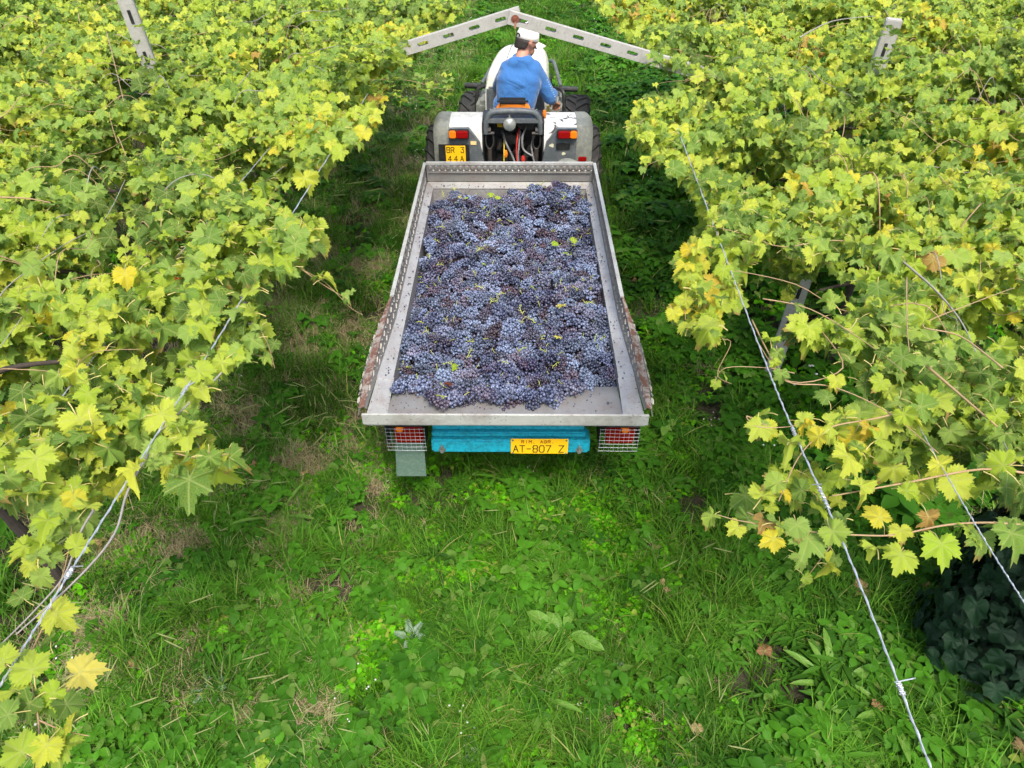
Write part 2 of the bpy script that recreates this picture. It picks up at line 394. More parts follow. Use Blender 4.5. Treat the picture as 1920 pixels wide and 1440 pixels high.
# ------------------------------------------------------------------ plant meshes
def leaf_outline(style, k, rr):
    """polar outline r(angle), angle 0 = tip; k points on the whole circle"""
    out = []
    for i in range(k):
        a = -math.pi + 2 * math.pi * (i + .5) / k; d = abs(math.degrees(a))
        if style == 'vine':
            pts = [(0, 1.), (12, .86), (28, .56 + .16 * rr[0]), (40, .7), (53, .88), (68, .76), (84, .6 + .12 * rr[1]), (98, .68), (112, .72), (130, .64), (150, .56), (166, .4), (180, .06)]
        elif style == 'ivy':
            pts = [(0, 1.), (20, .62), (40, .45), (60, .62), (75, .5), (110, .5), (140, .55), (165, .35), (180, .12)]
        else:   # round
            pts = [(0, .95), (60, .9), (120, .85), (160, .6), (180, .1)]
        for (a0, r0), (a1, r1) in zip(pts, pts[1:]):
            if a0 <= d <= a1: t = (d - a0) / (a1 - a0); r = r0 + (r1 - r0) * t; break
        if style == 'vine' and i % 2 and d < 165: r *= .8 + .07 * random.random()
        r *= 1 + .07 * rr[2] * (1 if a > 0 else -1)
        out.append((a, r))
    return out
def leaf_mesh(name, mats, style='vine', k=60, curl=1., petiole=.7):
    """one leaf lying in XY, tip towards +Y, radius 1 = half its length, with its stalk"""
    rr = [random.random(), random.random(), random.uniform(-1, 1)]; out = leaf_outline(style, k, rr)
    fold = random.uniform(.05, .35) * curl; droop = random.uniform(.15, .5) * curl; wav = random.uniform(.05, .12) * curl; ph = random.random() * 6; tw = random.uniform(-.25, .25) * curl
    def zz(x, y, e):
        cr = .085 * curl * math.hypot(x, y) * (math.cos(abs(math.atan2(x, y)) * 6.43) - .2)
        return -cr + fold * abs(x) - droop * (y * y) * (1 if y > 0 else .4) - .18 * curl * x * x + wav * math.sin(3.1 * math.atan2(x, y) + ph) * e * e + tw * x * y
    vs = [(0, 0, 0)]; uvs = [(.5, .5)]; fs = []
    for e in (.38, .72, 1.):
        for a, r in out:
            rad = e * (r if e == 1 else (r * .75 + .25 * .7)) if e < 1 else r
            x, y = math.sin(a) * rad, math.cos(a) * rad
            vs.append((x, y, zz(x, y, e))); uvs.append((.5 + x / 2, .5 + y / 2))
    for j in range(k):
        fs.append((0, 1 + (j + 1) % k, 1 + j))
        for q in range(2):
            a, b = 1 + q * k, 1 + (q + 1) * k; fs.append((a + j, a + (j + 1) % k, b + (j + 1) % k, b + j))
    mb = MB(); mb.add(vs, fs, 0)
    n = len(vs)
    if petiole:
        mb.tube([(0, .0, -.01), (.02, -.25 * petiole, -.06), (.06 * rr[2], -.7 * petiole, -.3 * petiole), (.15 * rr[2], -1.0 * petiole, -.62 * petiole)], [.02, .022, .024, .03], 4, 1, cap=False)
    me = mb.mesh(name, mats, True, fix=False)
    u = me.uv_layers.new(name='UVMap'); li = np.zeros(len(me.loops), dtype=np.int32); me.loops.foreach_get('vertex_index', li)
    arr = np.array(uvs + [(.5, .5)] * (len(mb.v) - n), dtype=np.float32)[li]; u.data.foreach_set('uv', arr.ravel()); return me
M['petiole'] = basic('leaf_stalk', (.42, .36, .12), .55, var=.35, scale=14, bump=0)
VLEAF = [leaf_mesh('vine_leaf', [M['vine_leaf'], M['petiole']], curl=random.uniform(.6, 1.5)) for _ in range(14)]
VLEAF += [leaf_mesh('vine_leaf', [M['vine_leaf'], M['petiole']], curl=2.6) for _ in range(4)] + [leaf_mesh('vine_leaf', [M['vine_leaf'], M['petiole']], curl=random.uniform(1.7, 2.2)) for _ in range(5)]
VLEAF_LOW = [leaf_mesh('vine_leaf_far', [M['vine_leaf'], M['petiole']], k=38, curl=random.uniform(.7, 1.7), petiole=.5) for _ in range(8)]
VCOL = hidden_collection('vine_leaf_set', VLEAF_LOW)

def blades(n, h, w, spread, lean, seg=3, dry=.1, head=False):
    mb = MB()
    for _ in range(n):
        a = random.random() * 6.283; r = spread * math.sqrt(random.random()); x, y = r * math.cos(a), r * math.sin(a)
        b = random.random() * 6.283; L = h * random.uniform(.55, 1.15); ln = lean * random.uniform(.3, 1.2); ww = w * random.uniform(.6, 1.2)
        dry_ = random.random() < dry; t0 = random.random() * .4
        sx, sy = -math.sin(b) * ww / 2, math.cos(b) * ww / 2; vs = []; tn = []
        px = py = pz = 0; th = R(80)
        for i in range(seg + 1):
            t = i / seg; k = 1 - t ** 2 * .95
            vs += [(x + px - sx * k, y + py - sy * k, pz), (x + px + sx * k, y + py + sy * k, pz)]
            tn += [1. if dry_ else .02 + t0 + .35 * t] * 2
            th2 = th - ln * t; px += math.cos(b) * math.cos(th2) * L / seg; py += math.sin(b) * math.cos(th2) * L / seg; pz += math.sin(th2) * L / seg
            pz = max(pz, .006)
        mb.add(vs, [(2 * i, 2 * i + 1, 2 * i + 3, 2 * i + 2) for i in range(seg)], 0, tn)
        if head:
            e = Vector((x + px, y + py, pz)); d = Vector((math.cos(b) * .8, math.sin(b) * .8, -.1)).normalized()
            mb.tube([e - d * .012, e + d * .01, e + d * .04, e + d * .075], [.0012, .003, .0026, .001], 5, 0, False, [.9] * 20)
    return mb
def leafy(n, size, aspect, height, spread, upright=.3, whorl=1, stem=True):
    """weed: flat ovate leaves of a given length and width on thin stems"""
    mb = MB()
    for _ in range(n):
        a = random.random() * 6.283; r = spread * math.sqrt(random.random()); zc = height * random.uniform(.35, 1.)
        base = Vector((r * math.cos(a), r * math.sin(a), zc)); b0 = random.random() * 6.283
        if stem: mb.tube([(base.x * .7, base.y * .7, 0), base], .0012, 3, 0, False, [.3] * 6)
        for wl in range(whorl):
            b = b0 + 6.283 * wl / whorl + random.uniform(-.2, .2); L = size * random.uniform(.6, 1.2); wd = L * aspect
            up = random.uniform(-.3, .7) * upright; d = Vector((math.cos(b), math.sin(b), up)).normalized(); sd_ = Vector((-math.sin(b), math.cos(b), random.uniform(-.3, .3)))
            nn = d.cross(sd_)
            if nn.z < 0: nn = -nn
            pr = [(0, 0), (.2, .38), (.5, .5), (.8, .28), (1, 0)]; vs = []; tn = []; tt = random.uniform(.15, .75) if random.random() > .06 else 1.
            for t, q in pr:
                c = base + d * (L * t) + nn * (-.22 * L * t * t); vs += [c - sd_ * wd * q + nn * wd * q * .3, c, c + sd_ * wd * q + nn * wd * q * .3]; tn += [tt] * 3
            fs = []
            for i in range(4): fs += [(3 * i, 3 * i + 1, 3 * i + 4, 3 * i + 3), (3 * i + 1, 3 * i + 2, 3 * i + 5, 3 * i + 4)]
            mb.add(vs, fs, 0, tn)
    return mb
def variants(name, n, f, mat): return hidden_collection(name, [f().mesh(name, mat, True, fix=False) for _ in range(n)])
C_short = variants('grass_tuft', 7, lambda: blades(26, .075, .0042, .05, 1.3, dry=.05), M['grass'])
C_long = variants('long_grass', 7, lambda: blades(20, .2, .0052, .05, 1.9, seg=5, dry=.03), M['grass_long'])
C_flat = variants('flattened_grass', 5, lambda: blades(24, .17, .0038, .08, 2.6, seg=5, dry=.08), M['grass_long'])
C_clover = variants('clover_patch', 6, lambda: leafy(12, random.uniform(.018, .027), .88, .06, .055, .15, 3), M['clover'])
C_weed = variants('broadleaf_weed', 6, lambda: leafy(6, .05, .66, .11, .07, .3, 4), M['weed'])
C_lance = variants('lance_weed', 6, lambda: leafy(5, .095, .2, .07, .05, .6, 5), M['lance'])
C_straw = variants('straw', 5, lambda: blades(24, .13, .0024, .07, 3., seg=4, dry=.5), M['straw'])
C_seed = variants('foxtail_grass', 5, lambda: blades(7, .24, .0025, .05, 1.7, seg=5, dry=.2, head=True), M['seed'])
# tiny white flowers
def flower():
    mb = MB()
    for _ in range(6):
        x, y, z = random.uniform(-.07, .07), random.uniform(-.07, .07), random.uniform(.06, .12)
        mb.lathe([(z, .0), (z + .002, .004), (z, .0055), (z - .003, .002)], 5, 'Z', (x, y, 0))
    return mb
C_flower = variants('white_flowers', 3, flower, M['white'])

# ------------------------------------------------------------------ ground cover
def in_view(x, y, z=.05, m=60):
    p = Vector((x, y, z)) - CAM; s, c = math.sin(TH), math.cos(TH)
    dx = p.x * math.cos(YAW) + p.y * math.sin(YAW); dy = -p.x * math.sin(YAW) + p.y * math.cos(YAW)
    Z = dy * c - p.z * s; v = -(dy * s + p.z * c) / Z; return Z > 0 and abs(dx / Z * F) < 960 + m and abs(v * F) < 720 + m
def cover():
    G = {k: [[], [], [], []] for k in ('short', 'long', 'flat', 'clover', 'weed', 'lance', 'straw', 'seed', 'flower')}
    nv = dict(short=7, long=7, flat=5, clover=6, weed=6, lance=6, straw=5, seed=5, flower=3)
    def add(k, x, y, s, bend=.15):
        g = G[k]; g[0].append((x, y, ground_z(x, y) - .004)); g[1].append((random.uniform(-bend, bend), random.uniform(-bend, bend), random.random() * 6.283)); g[2].append(s); g[3].append(random.randrange(nv[k]))
    def lay(y0, y1, x0, x1, step, grow):
        y = y0
        while y < y1:
            x = x0
            while x < x1:
                px, py = x + random.uniform(-step, step) * .7, y + random.uniform(-step, step) * .7
                x += step
                if not in_view(px, py): continue
                ax = abs(px)
                n1, n2, n3 = nz(px, py, 1.1, 5), nz(px, py, 2.1, 17), nz(px, py, .9, 31)
                track = math.exp(-((ax - .62) / .28) ** 2)
                w = dict(short=.75, long=.55 + 1.8 * max(0, n1 + .1), flat=.25 + 1.1 * max(0, -n1), clover=.45 + 3.4 * max(0, n2), weed=.12 + .5 * max(0, n3), lance=.05 + .6 * max(0, n3 - .1), straw=.05 + .2 * max(0, -n3 - .1), seed=.004, flower=.003)
                if px < -.75 + .2 * n1: w['straw'] += 2. + 2. * max(0, n2 + .2); w['seed'] += .03; w['clover'] *= .6; w['flower'] = .006
                if -2.2 < px < -.9 and py < 3.2: w['weed'] += .5
                wr = max(0, min(1, (px - 1.12 - .35 * n2) / .35)); w['weed'] += (1.9 + n1) * wr; w['long'] *= 1 - .6 * wr; w['flat'] *= 1 - .8 * wr; w['short'] *= 1 - .35 * wr; w['flower'] += .008 * wr
                if px > 1.15 and py < 2.4: w['lance'] += 1.8; w['weed'] *= .7
                if ax < .9 and py < 2.8: w['clover'] *= 1.5
                if -.4 < px < .9 and 2.2 < py < 3.4: w['clover'] += 1.6
                if ax > 2.2 and py > 3.5: w['straw'] += .5
                bare = nz(px, py, 1.6, 71)
                if bare > (.24 if px < -.8 or px > 1. else .5) and random.random() < .72: continue
                for qi, q in enumerate(w): w[q] *= math.exp(3.2 * nz(px, py, 2.6, 100 + 13 * qi) + 2.0 * nz(px, py, 6.5, 300 + 7 * qi))
                ks = list(w); k = random.choices(ks, [w[q] for q in ks])[0]
                add(k, px, py, grow * random.uniform(.7, 1.3) * (1 + .5 * nz(px, py, 4.5, 55)) * (.8 if track > .6 and k in ('long', 'flat') else 1))
            y += step
    lay(1.0, 3.3, -2.3, 2.3, .031, .95); lay(1.0, 3.3, -4, -2.3, .08, 1.5); lay(1.0, 3.3, 2.3, 4, .08, 1.5)
    lay(3.3, 6.3, -2.0, 2.0, .042, 1.05)
    lay(6.3, 19, -2.2, 2.6, .06, 1.35)
    lay(3.3, 12, -8.0, -2.0, .11, 1.7); lay(3.3, 12, 2.0, 8.0, .11, 1.7)
    for k, (coll, name, lab, cat) in dict(
        short=(C_short, 'grass', 'short green grass blades covering the lane', 'grass'), long=(C_long, 'long_grass', 'long arching grass blades in the lane', 'grass'),
        flat=(C_flat, 'flattened_grass', 'flattened grey green grass pressed down in the lane', 'grass'), clover=(C_clover, 'clover', 'bright green clover like ground cover in the lane', 'ground cover'),
        weed=(C_weed, 'low_weeds', 'low broad leaved weeds under the vine rows', 'weeds'), lance=(C_lance, 'narrow_leaved_weeds', 'narrow pointed leaf weeds at the lane margin', 'weeds'),
        straw=(C_straw, 'straw', 'dry pale straw lying between the weeds', 'straw'), seed=(C_seed, 'seeding_grass', 'pale grass with foxtail seed heads', 'grass'),
        flower=(C_flower, 'white_flowers', 'tiny white flowers sprinkled on the weeds', 'flowers')).items():
        g = G[k]
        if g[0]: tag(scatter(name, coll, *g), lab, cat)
    print('cover', {k: len(g[0]) for k, g in G.items()})
cover()
#@@PART2
# ------------------------------------------------------------------ lettering made of strokes
GL = {'A': [[(0, 0), (.5, 1), (1, 0)], [(.2, .38), (.8, .38)]], 'T': [[(0, 1), (1, 1)], [(.5, 1), (.5, 0)]], 'Z': [[(0, 1), (1, 1), (0, 0), (1, 0)]],
      '8': [[(.2, .52), (0, .7), (.15, 1), (.85, 1), (1, .7), (.8, .52), (.2, .52), (0, .3), (.15, 0), (.85, 0), (1, .3), (.8, .52)]],
      '0': [[(.2, 0), (0, .25), (0, .75), (.2, 1), (.8, 1), (1, .75), (1, .25), (.8, 0), (.2, 0)]], '7': [[(0, 1), (1, 1), (.35, 0)]],
      'R': [[(0, 0), (0, 1), (.8, 1), (1, .8), (.8, .5), (0, .5)], [(.5, .5), (1, 0)]], 'I': [[(.5, 0), (.5, 1)]], 'M': [[(0, 0), (0, 1), (.5, .45), (1, 1), (1, 0)]],
      'G': [[(1, .8), (.8, 1), (.2, 1), (0, .75), (0, .25), (.2, 0), (.8, 0), (1, .2), (1, .5), (.6, .5)]], '.': [[(.3, 0), (.5, 0)]], '-': [[(.15, .5), (.85, .5)]],
      'B': [[(0, 0), (0, 1), (.8, 1), (1, .78), (.8, .52), (0, .52)], [(.8, .52), (1, .28), (.8, 0), (0, 0)]], '3': [[(0, 1), (1, 1), (.45, .6), (.8, .55), (1, .3), (.8, 0), (.2, 0), (0, .2)]],
      '4': [[(.75, 0), (.75, 1), (0, .3), (1, .3)]]}
def letters(name, text, x0, zb, w, h, step, y, mat, parent, th=.004):
    """strokes standing proud of a plate that faces -Y"""
    for i, ch in enumerate(text):
        if ch == ' ': continue
        mb = MB()
        for st in GL[ch]:
            for (ax, az), (bx, bz) in zip(st, st[1:]):
                a = Vector((x0 + i * step + ax * w, y, zb + az * h)); b = Vector((x0 + i * step + bx * w, y, zb + bz * h)); d = b - a
                mb.box((a + b) / 2, (d.length + th, .0015, th), (0, -math.atan2(d.z, d.x), 0))
        mb.build(name, mat, parent, smooth=False)

# ------------------------------------------------------------------ trailer
CX = .008
trailer = thing('farm_trailer', 'open grey steel tipping trailer on turquoise chassis, heaped with blue grapes', 'trailer', (0, 0, 0))
HW, LW, ZR, ZL, ZI, ZF = .657, .592, 1.15, 1.0, .98, .83
YF, YK, YB = 5.262, 3.40, 2.60      # front wall, kink of the sides, rear lip
def T(mb, name, mat, par=trailer, **k): return mb.build(name, mat, par, **k)
def rim_pt(y):                      # x, z of the side's upper edge along the trailer
    if y > YK: return HW, ZR
    t = (YK - y) / (YK - YB); return HW + .045 * t, ZR - .125 * t ** 1.2
ys = [YF, 4.8, 4.2, 3.8, YK, 3.2, 3.0, 2.8, YB + .012]
for sg in (-1, 1):
    # upper rim: folded strip
    mb = MB(); rings = []
    for y in [YF + .012, 4.6, 4.0, YK]:
        x, z = rim_pt(y); X = CX + sg * x
        rings.append([(X + sg * .006, y, z - .03), (X + sg * .006, y, z + .004), (X - sg * .016, y, z + .004), (X - sg * .016, y, z - .004), (X - sg * .001, y, z - .006), (X - sg * .001, y, z - .03)])
    mb.loft(rings); T(mb, 'side_rim', M['steel_lip'])
    # upper side sheet, embossed
    mb = MB(); rings = []
    for y in ys:
        x, z = rim_pt(y); X = CX + sg * (x - .004); xb = CX + sg * (x - .014)
        rings.append([(X, y, z - .008), (xb, y, ZL), (xb + sg * .003, y, ZL), (X + sg * .003, y, z - .008)])
    mb.loft(rings); sp = T(mb, 'side_panel', M['steel_tread'])
    mb = MB()
    for i in range(52):
        y = YF - .08 - i * .05
        if y < YB + .05: break
        x, z = rim_pt(y); hgt = z - ZL
        for r_, fz in ((0, .72), (1, .3)):
            if hgt < .07 and r_: continue
            zc = ZL + hgt * fz; yy = y + (.025 if r_ else 0); X = CX + sg * (x - .006 - .008 * (1 - fz) + .0)
            mb.box((X, yy, zc), (.009, .034, .012), (R(40) * (1 if i % 2 else -1), 0, 0), bev=.003)
    stuff(T(mb, 'tread_pattern', M['steel_tread'], sp))
    # ledge and lower wall
    mb = MB(); rings = []
    for y in [YF - .005, 4, 3.2, 2.86]:
        xo = CX + sg * (rim_pt(y)[0] - .0145); xi = CX + sg * LW
        rings.append([(xo, y, ZL + .002), (xi, y, ZI), (xi, y, ZI - .004), (xo, y, ZL - .004)])
    mb.loft(rings); T(mb, 'side_ledge', M['steel'])
    mb = MB(); rings = []
    for y in [YF - .078, 3.2, 2.85]:
        xi = CX + sg * LW; rings.append([(xi, y, ZI - .005), (CX + sg * (LW - .004), y, ZF), (CX + sg * (LW + .001), y, ZF), (xi + sg * .004, y, ZI - .005)])
    mb.loft(rings); T(mb, 'side_wall', M['steel_dark'])
    # rear corner gusset between ledge and lip
    mb = MB(); mb.slab([(CX + sg * (LW - .004), 2.88, ZI - .001), (CX + sg * .67, 2.88, ZL + .001), (CX + sg * .69, YB + .004, .972), (CX + sg * .585, YB + .004, .971)], .004)
    T(mb, 'corner_gusset', M['steel'])
    # rust-stained flange and flared outer wing
    mb = MB(); rings = []
    for t in np.linspace(0, 1, 9):
        y = YK + .03 - (YK + .03 - YB) * t; x, z = rim_pt(y); w = .006 + .028 * min(1, t * 2.5) - .03 * max(0, t - .75) * 2; X = CX + sg * x
        rings.append([(X - sg * .008, y, z + .003), (X + sg * w, y, z - .006 - .01 * math.sin(t * 3)), (X + sg * w, y, z - .010 - .01 * math.sin(t * 3)), (X - sg * .008, y, z - .001)])
    mb.loft(rings); T(mb, 'wing_flange', M['steel_rust'])
    mb = MB(); rings = []
    for t in np.linspace(0, 1, 9):
        y = YK - .02 - (YK - .02 - YB) * t; x, z = rim_pt(y); w = .006 + .028 * min(1, t * 2.5) - .03 * max(0, t - .75) * 2; X = CX + sg * (x + w); q = math.sin(min(1, t * 1.25) * math.pi / 2)
        rings.append([(X, y, z - .012), (X + sg * (.004 + .024 * q * (1 - .7 * max(0, t - .7) / .3)), y, z - .02 - .09 * q * (1 - .6 * t)), (X + sg * .022 * q * (1 - .7 * max(0, t - .7) / .3), y, z - .024 - .09 * q * (1 - .6 * t)), (X - sg * .004, y, z - .014)])
    mb.loft(rings); wing = T(mb, 'flared_wing', M['steel_tread'])
    mb = MB()
    for i in range(14):
        t = .2 + i * .055
        if t > .96: break
        y = YK - .02 - (YK - .02 - YB) * t; x, z = rim_pt(y); q = math.sin(min(1, t * 1.25) * math.pi / 2); w = .006 + .028 * min(1, t * 2.5) - .03 * max(0, t - .75) * 2
        for f_ in (.3, .7): mb.box((CX + sg * (x + w + .022 * q * f_ + .003), y + .02 * f_, z - .016 - .09 * q * (1 - .6 * t) * f_), (.008, .03, .01), (R(40) * (1 if i % 2 else -1), 0, 0), bev=.003)
    stuff(T(mb, 'tread_pattern', M['steel_tread'], wing))
# front wall
mb = MB(); mb.box((CX, YF + .004, ZR - .0), (2 * HW - .03, .022, .026), bev=.004); T(mb, 'front_rim', M['steel_lip'])
mb = MB(); mb.box((CX, YF + .001, 1.073), (2 * HW - .034, .006, .128)); fp = T(mb, 'front_panel', M['steel_tread'])
mb = MB()
for i in range(27):
    x = CX - .612 + i * .047
    mb.lathe([(-.001, .0), (-.0095, .006), (-.007, .0155), (0, .019)], 10, 'Y', (x, YF - .002, 1.118))
    mb.lathe([(-.001, .0), (-.006, .005), (-.0, .012)], 8, 'Y', (x + .0235, YF - .002, 1.09))
stuff(T(mb, 'tread_pattern', M['steel_tread'], fp))
mb = MB(); mb.box((CX, YF - .008, 1.082), (2 * HW - .06, .014, .008), bev=.003); T(mb, 'pressed_rib', M['steel_tread'])
mb = MB(); mb.slab([(CX - HW + .02, YF - .002, 1.0), (CX + HW - .02, YF - .002, 1.0), (CX + LW, YF - .078, .98), (CX - LW, YF - .078, .98)], .004); T(mb, 'front_ledge', M['steel'])
mb = MB(); mb.box((CX, YF - .079, .915), (2 * LW, .005, .12)); T(mb, 'front_wall', M['steel'])
mb = MB(); mb.box((CX, YF - .07, .845), (2 * LW, .006, .02)); T(mb, 'front_joint', M['black'])
# floor, apron, lip
mb = MB(); mb.box((CX, 4.07, ZF - .004), (2 * LW, 2.24, .008)); T(mb, 'floor_sheet', M['steel_dark'])
mb = MB(); mb.loft([[(CX + sx * w, y, z), (CX - sx * w, y, z), (CX - sx * w, y, z - .006), (CX + sx * w, y, z - .006)] for sx, w, y, z in ((-1, LW - .002, 2.96, ZF + .004), (-1, LW - .002, 2.87, .93), (-1, .584, 2.75, .958), (-1, .60, YB + .006, .969))])
T(mb, 'apron', M['steel_dark'])
mb = MB(); mb.box((CX, YB, .944), (1.428, .012, .072), bev=.004); mb.box((CX, YB + .02, .9), (1.40, .03, .008)); T(mb, 'rear_lip', M['steel_lip'])
# chassis
BX = .033
mb = MB(); mb.box((BX, 2.81, .595), (.865, .11, .095), bev=.01); beam = T(mb, 'rear_crossbeam', M['blue'])
mb = MB(); mb.box((BX - .012, 2.80, .73), (.82, .02, .075), bev=.004); mb.box((BX - .01, 2.80, .672), (.835, .06, .032), bev=.006); T(mb, 'floor_bearer', M['blue'])
mb = MB()
for sx in (-.3, .32): mb.box((BX + sx, 4.1, .7), (.07, 2.2, .12), bev=.01)
mb.box((BX, 4.9, .62), (.62, .08, .08), bev=.01); mb.box((BX, 3.5, .62), (.62, .08, .08), bev=.01)
mb.tube([(BX - .28, 5.1, .62), (BX, 5.75, .5)], .035, 8); mb.tube([(BX + .28, 5.1, .62), (BX, 5.75, .5)], .035, 8); T(mb, 'chassis_frame', M['blue'])
for sx, zz in ((-.375, 0), (.375, 0)):
    mb = MB(); mb.lathe([(0, .0), (.0, .02), (-.006, .02), (-.006, .012), (-.02, .011), (-.02, 0)], 6, 'Y', (BX + sx, 2.754, .575)); mb.lathe([(.0, .01), (-.012, .01), (-.012, 0)], 6, 'Y', (BX + sx, 2.752, .6)); T(mb, 'bolt', M['bolt'], beam)
    mb = MB(); mb.lathe([(.0, .02), (.006, .02), (.006, .012), (.018, .011), (.018, 0)], 6, 'Z', (BX + sx, 2.81, .643)); T(mb, 'bolt', M['bolt'], beam)
for sx in (-.37, .34):
    mb = MB(); mb.box((BX + sx, 2.86, .8), (.03, .02, .12), bev=.004); mb.box((BX + sx, 2.845, .745), (.05, .012, .03)); T(mb, 'hinge_bracket', M['metal_dark'])
# wheels under the box
for sg in (-1, 1):
    mb = MB(); c = (BX + sg * .43, 3.95, .33)
    mb.lathe([(-.08, .2), (-.095, .27), (-.08, .32), (-.03, .335), (.03, .335), (.08, .32), (.095, .27), (.08, .2)], 28, 'X', c); wh = T(mb, 'wheel', M['rubber'])
    mb = MB(); mb.lathe([(-.05, .2), (-.02, .19), (-.01, .05), (-.02, 0)], 20, 'X', c); mb.lathe([(.05, .2), (.02, .19), (.01, .05), (.02, 0)], 20, 'X', c); T(mb, 'rim', M['metal_dark'], wh)
# rear lights in caged boxes
for sg, xc in ((-1, -.542), (1, .626)):
    mb = MB(); x0, x1 = xc - .105, xc + .105
    mb.box((xc, 2.86, .706), (.21, .13, .005), bev=.001); mb.box((x0, 2.86, .63), (.005, .13, .15)); mb.box((x1, 2.86, .63), (.005, .13, .15)); mb.box((xc, 2.915, .63), (.2, .005, .145))
    lb = T(mb, 'light_box', M['black'])
    mb = MB(); mb.box((xc + .012, 2.85, .615), (.16, .06, .125), bev=.01); tl = T(mb, 'tail_light', M['lens_red'], trailer)
    mb = MB(); mb.lathe([(-.006, 0), (-.006, .02), (.012, .024)], 14, 'Y', (xc + .055 * (1 if sg < 0 else -1), 2.824, .645)); T(mb, 'reflector', M['lens_red'], tl)
    mb = MB(); mb.lathe([(-.008, 0), (-.006, .02), (.012, .026)], 14, 'Y', (xc - .035 * (1 if sg < 0 else -1), 2.824, .662)); mb.box((xc - .01, 2.85, .687), (.07, .04, .012), bev=.004); T(mb, 'turn_signal', M['lens_orange'], tl)
    mb = MB()
    for i in range(9):
        x = x0 + .21 * i / 8; mb.tube([(x, 2.79, .70), (x + .001, 2.785, .53 + .004 * (i % 2))], .001, 4)
    for i in range(7):
        z = .697 - i * .027; mb.tube([(x0 - .004, 2.788, z), (xc, 2.784, z + .001), (x1 + .004, 2.788, z - .002)], .001, 4)
    stuff(T(mb, 'wire_grille', M['wire'], lb))
mb = MB(); mb.slab([(-.615, 2.845, .555), (-.455, 2.845, .555), (-.45, 2.78, .335), (-.62, 2.78, .335)], .004); T(mb, 'mud_flap', M['flap'])
mb = MB()
# registration plate: two lines
mb.box((.19, 2.748, .608), (.312, .004, .112), bev=.002); pl = T(mb, 'registration_plate', M['yellow'], trailer)
letters('letter', 'RIM. AGR.', .092, .636, .013, .019, .0205, 2.7448, M['letters_red'], pl, .003)
letters('letter', 'AT-807 Z', .048, .566, .026, .05, .0355, 2.7448, M['letters'], pl, .0048)
for x, z in ((.045, .655), (.335, .655), (.045, .558), (.335, .558)):
    mb = MB(); mb.lathe([(0, .006), (-.003, .005), (-.004, 0)], 8, 'Y', (x, 2.7455, z)); T(mb, 'screw', M['bolt'], pl)

# ------------------------------------------------------------------ load of grapes
ICO = {}
def ico(sub):
    if sub not in ICO:
        bm = bmesh.new(); bmesh.ops.create_icosphere(bm, subdivisions=sub, radius=1); bm.verts.index_update()
        ICO[sub] = (np.array([v.co[:] for v in bm.verts]), [[v.index for v in f.verts] for f in bm.faces]); bm.free()
    return ICO[sub]
def berries(pts, rad, tones, mb, sub=2):
    V, Fc = ico(sub)
    for p, r, t in zip(pts, rad, tones):
        mb.add((V * r * np.array([1, 1, random.uniform(.95, 1.1)]) + np.array(p)).tolist(), Fc, 0, [t] * len(V))
def bunch_mesh(n=64, L=.072, Wd=.042):
    mb = MB(); pts = []; rd = []; tn = []; tries = 0
    while len(pts) < n and tries < 3000:
        tries += 1
        u = random.uniform(-1, 1); a = random.random() * 6.283; w = Wd * (1 - .5 * max(0, u)) * math.sqrt(max(.02, 1 - u * u * .75)); rr = math.sqrt(random.random())
        p = (w * rr * math.cos(a) * 1.05, L * u, w * rr * math.sin(a) * .72)
        if all((p[0] - q[0]) ** 2 + (p[1] - q[1]) ** 2 + (p[2] - q[2]) ** 2 > .0122 ** 2 for q in pts):
            pts.append(p); rd.append(random.uniform(.0068, .0088)); tn.append(max(0, min(1, random.gauss(.5, .25))))
    berries(pts, rd, tn, mb)
    if random.random() < .5:
        q = [(0, -L * .9, .01), (.006, -L * 1.1, .02), (.0, -L * 1.35, .035)]; mb.tube(q, [.0016, .0018, .002], 4, 1, False)
    return mb.mesh('grape_bunch', [M['berry'], M['stem']], True, fix=False)
BUN = [bunch_mesh(random.choice((52, 62, 74)), random.uniform(.055, .08), random.uniform(.034, .045)) for _ in range(12)]
BCOL = hidden_collection('bunch_set', BUN)
def single():
    mb = MB(); pts = [(random.uniform(-.03, .03), random.uniform(-.03, .03), random.uniform(-.006, .006)) for _ in range(9)]
    berries(pts, [random.uniform(.006, .0078) for _ in pts], [random.random() for _ in pts], mb, 2); return mb.mesh('loose_berries', [M['berry'], M['stem']], True, fix=False)
LCOL = hidden_collection('loose_set', [single() for _ in range(6)])
PILE = [(797, 430), (812, 405), (850, 378), (900, 372), (940, 378), (972, 366), (1010, 352), (1062, 360), (1096, 392), (1106, 430), (1118, 480), (1140, 600), (1162, 690), (1158, 716), (1118, 716), (1084, 728), (1072, 756), (1000, 768), (940, 766), (880, 766), (846, 776), (820, 774), (800, 754), (768, 748), (738, 736), (746, 690), (768, 580), (788, 500)]
PILEW = [at(x, y, z=.93) for x, y in PILE]
def pile_z(x, y):
    z = .9 + .09 * nz(x, y, 3.1, 4) + .06 * nz(x, y, 8, 2) + .035 * math.exp(-((x / .5) ** 2))
    z = max(z, (.83 if y > 2.96 else .83 + (2.96 - y) / .09 * .1 if y > 2.87 else min(.97, .93 + (2.87 - y) * .2)) + .045)
    z += .12 * math.exp(-(((x - .27) / .22) ** 2 + ((y - 4.98) / .24) ** 2)) + .05 * math.exp(-(((x + .2) / .25) ** 2 + ((y - 4.85) / .25) ** 2))
    return z
pil = [(p.x, p.y) for p in PILEW]
pts = []
def poisson(step, tries):
    out = []
    for _ in range(tries):
        x, y = random.uniform(-.6, .6), random.uniform(2.6, 5.2)
        if abs(x - CX) > LW - .018 or not inside(pil, x, y): continue
        if all((x - a) ** 2 + (y - b) ** 2 > step * step for a, b in out): out.append((x, y))
    return out
top = poisson(.068, 9000)
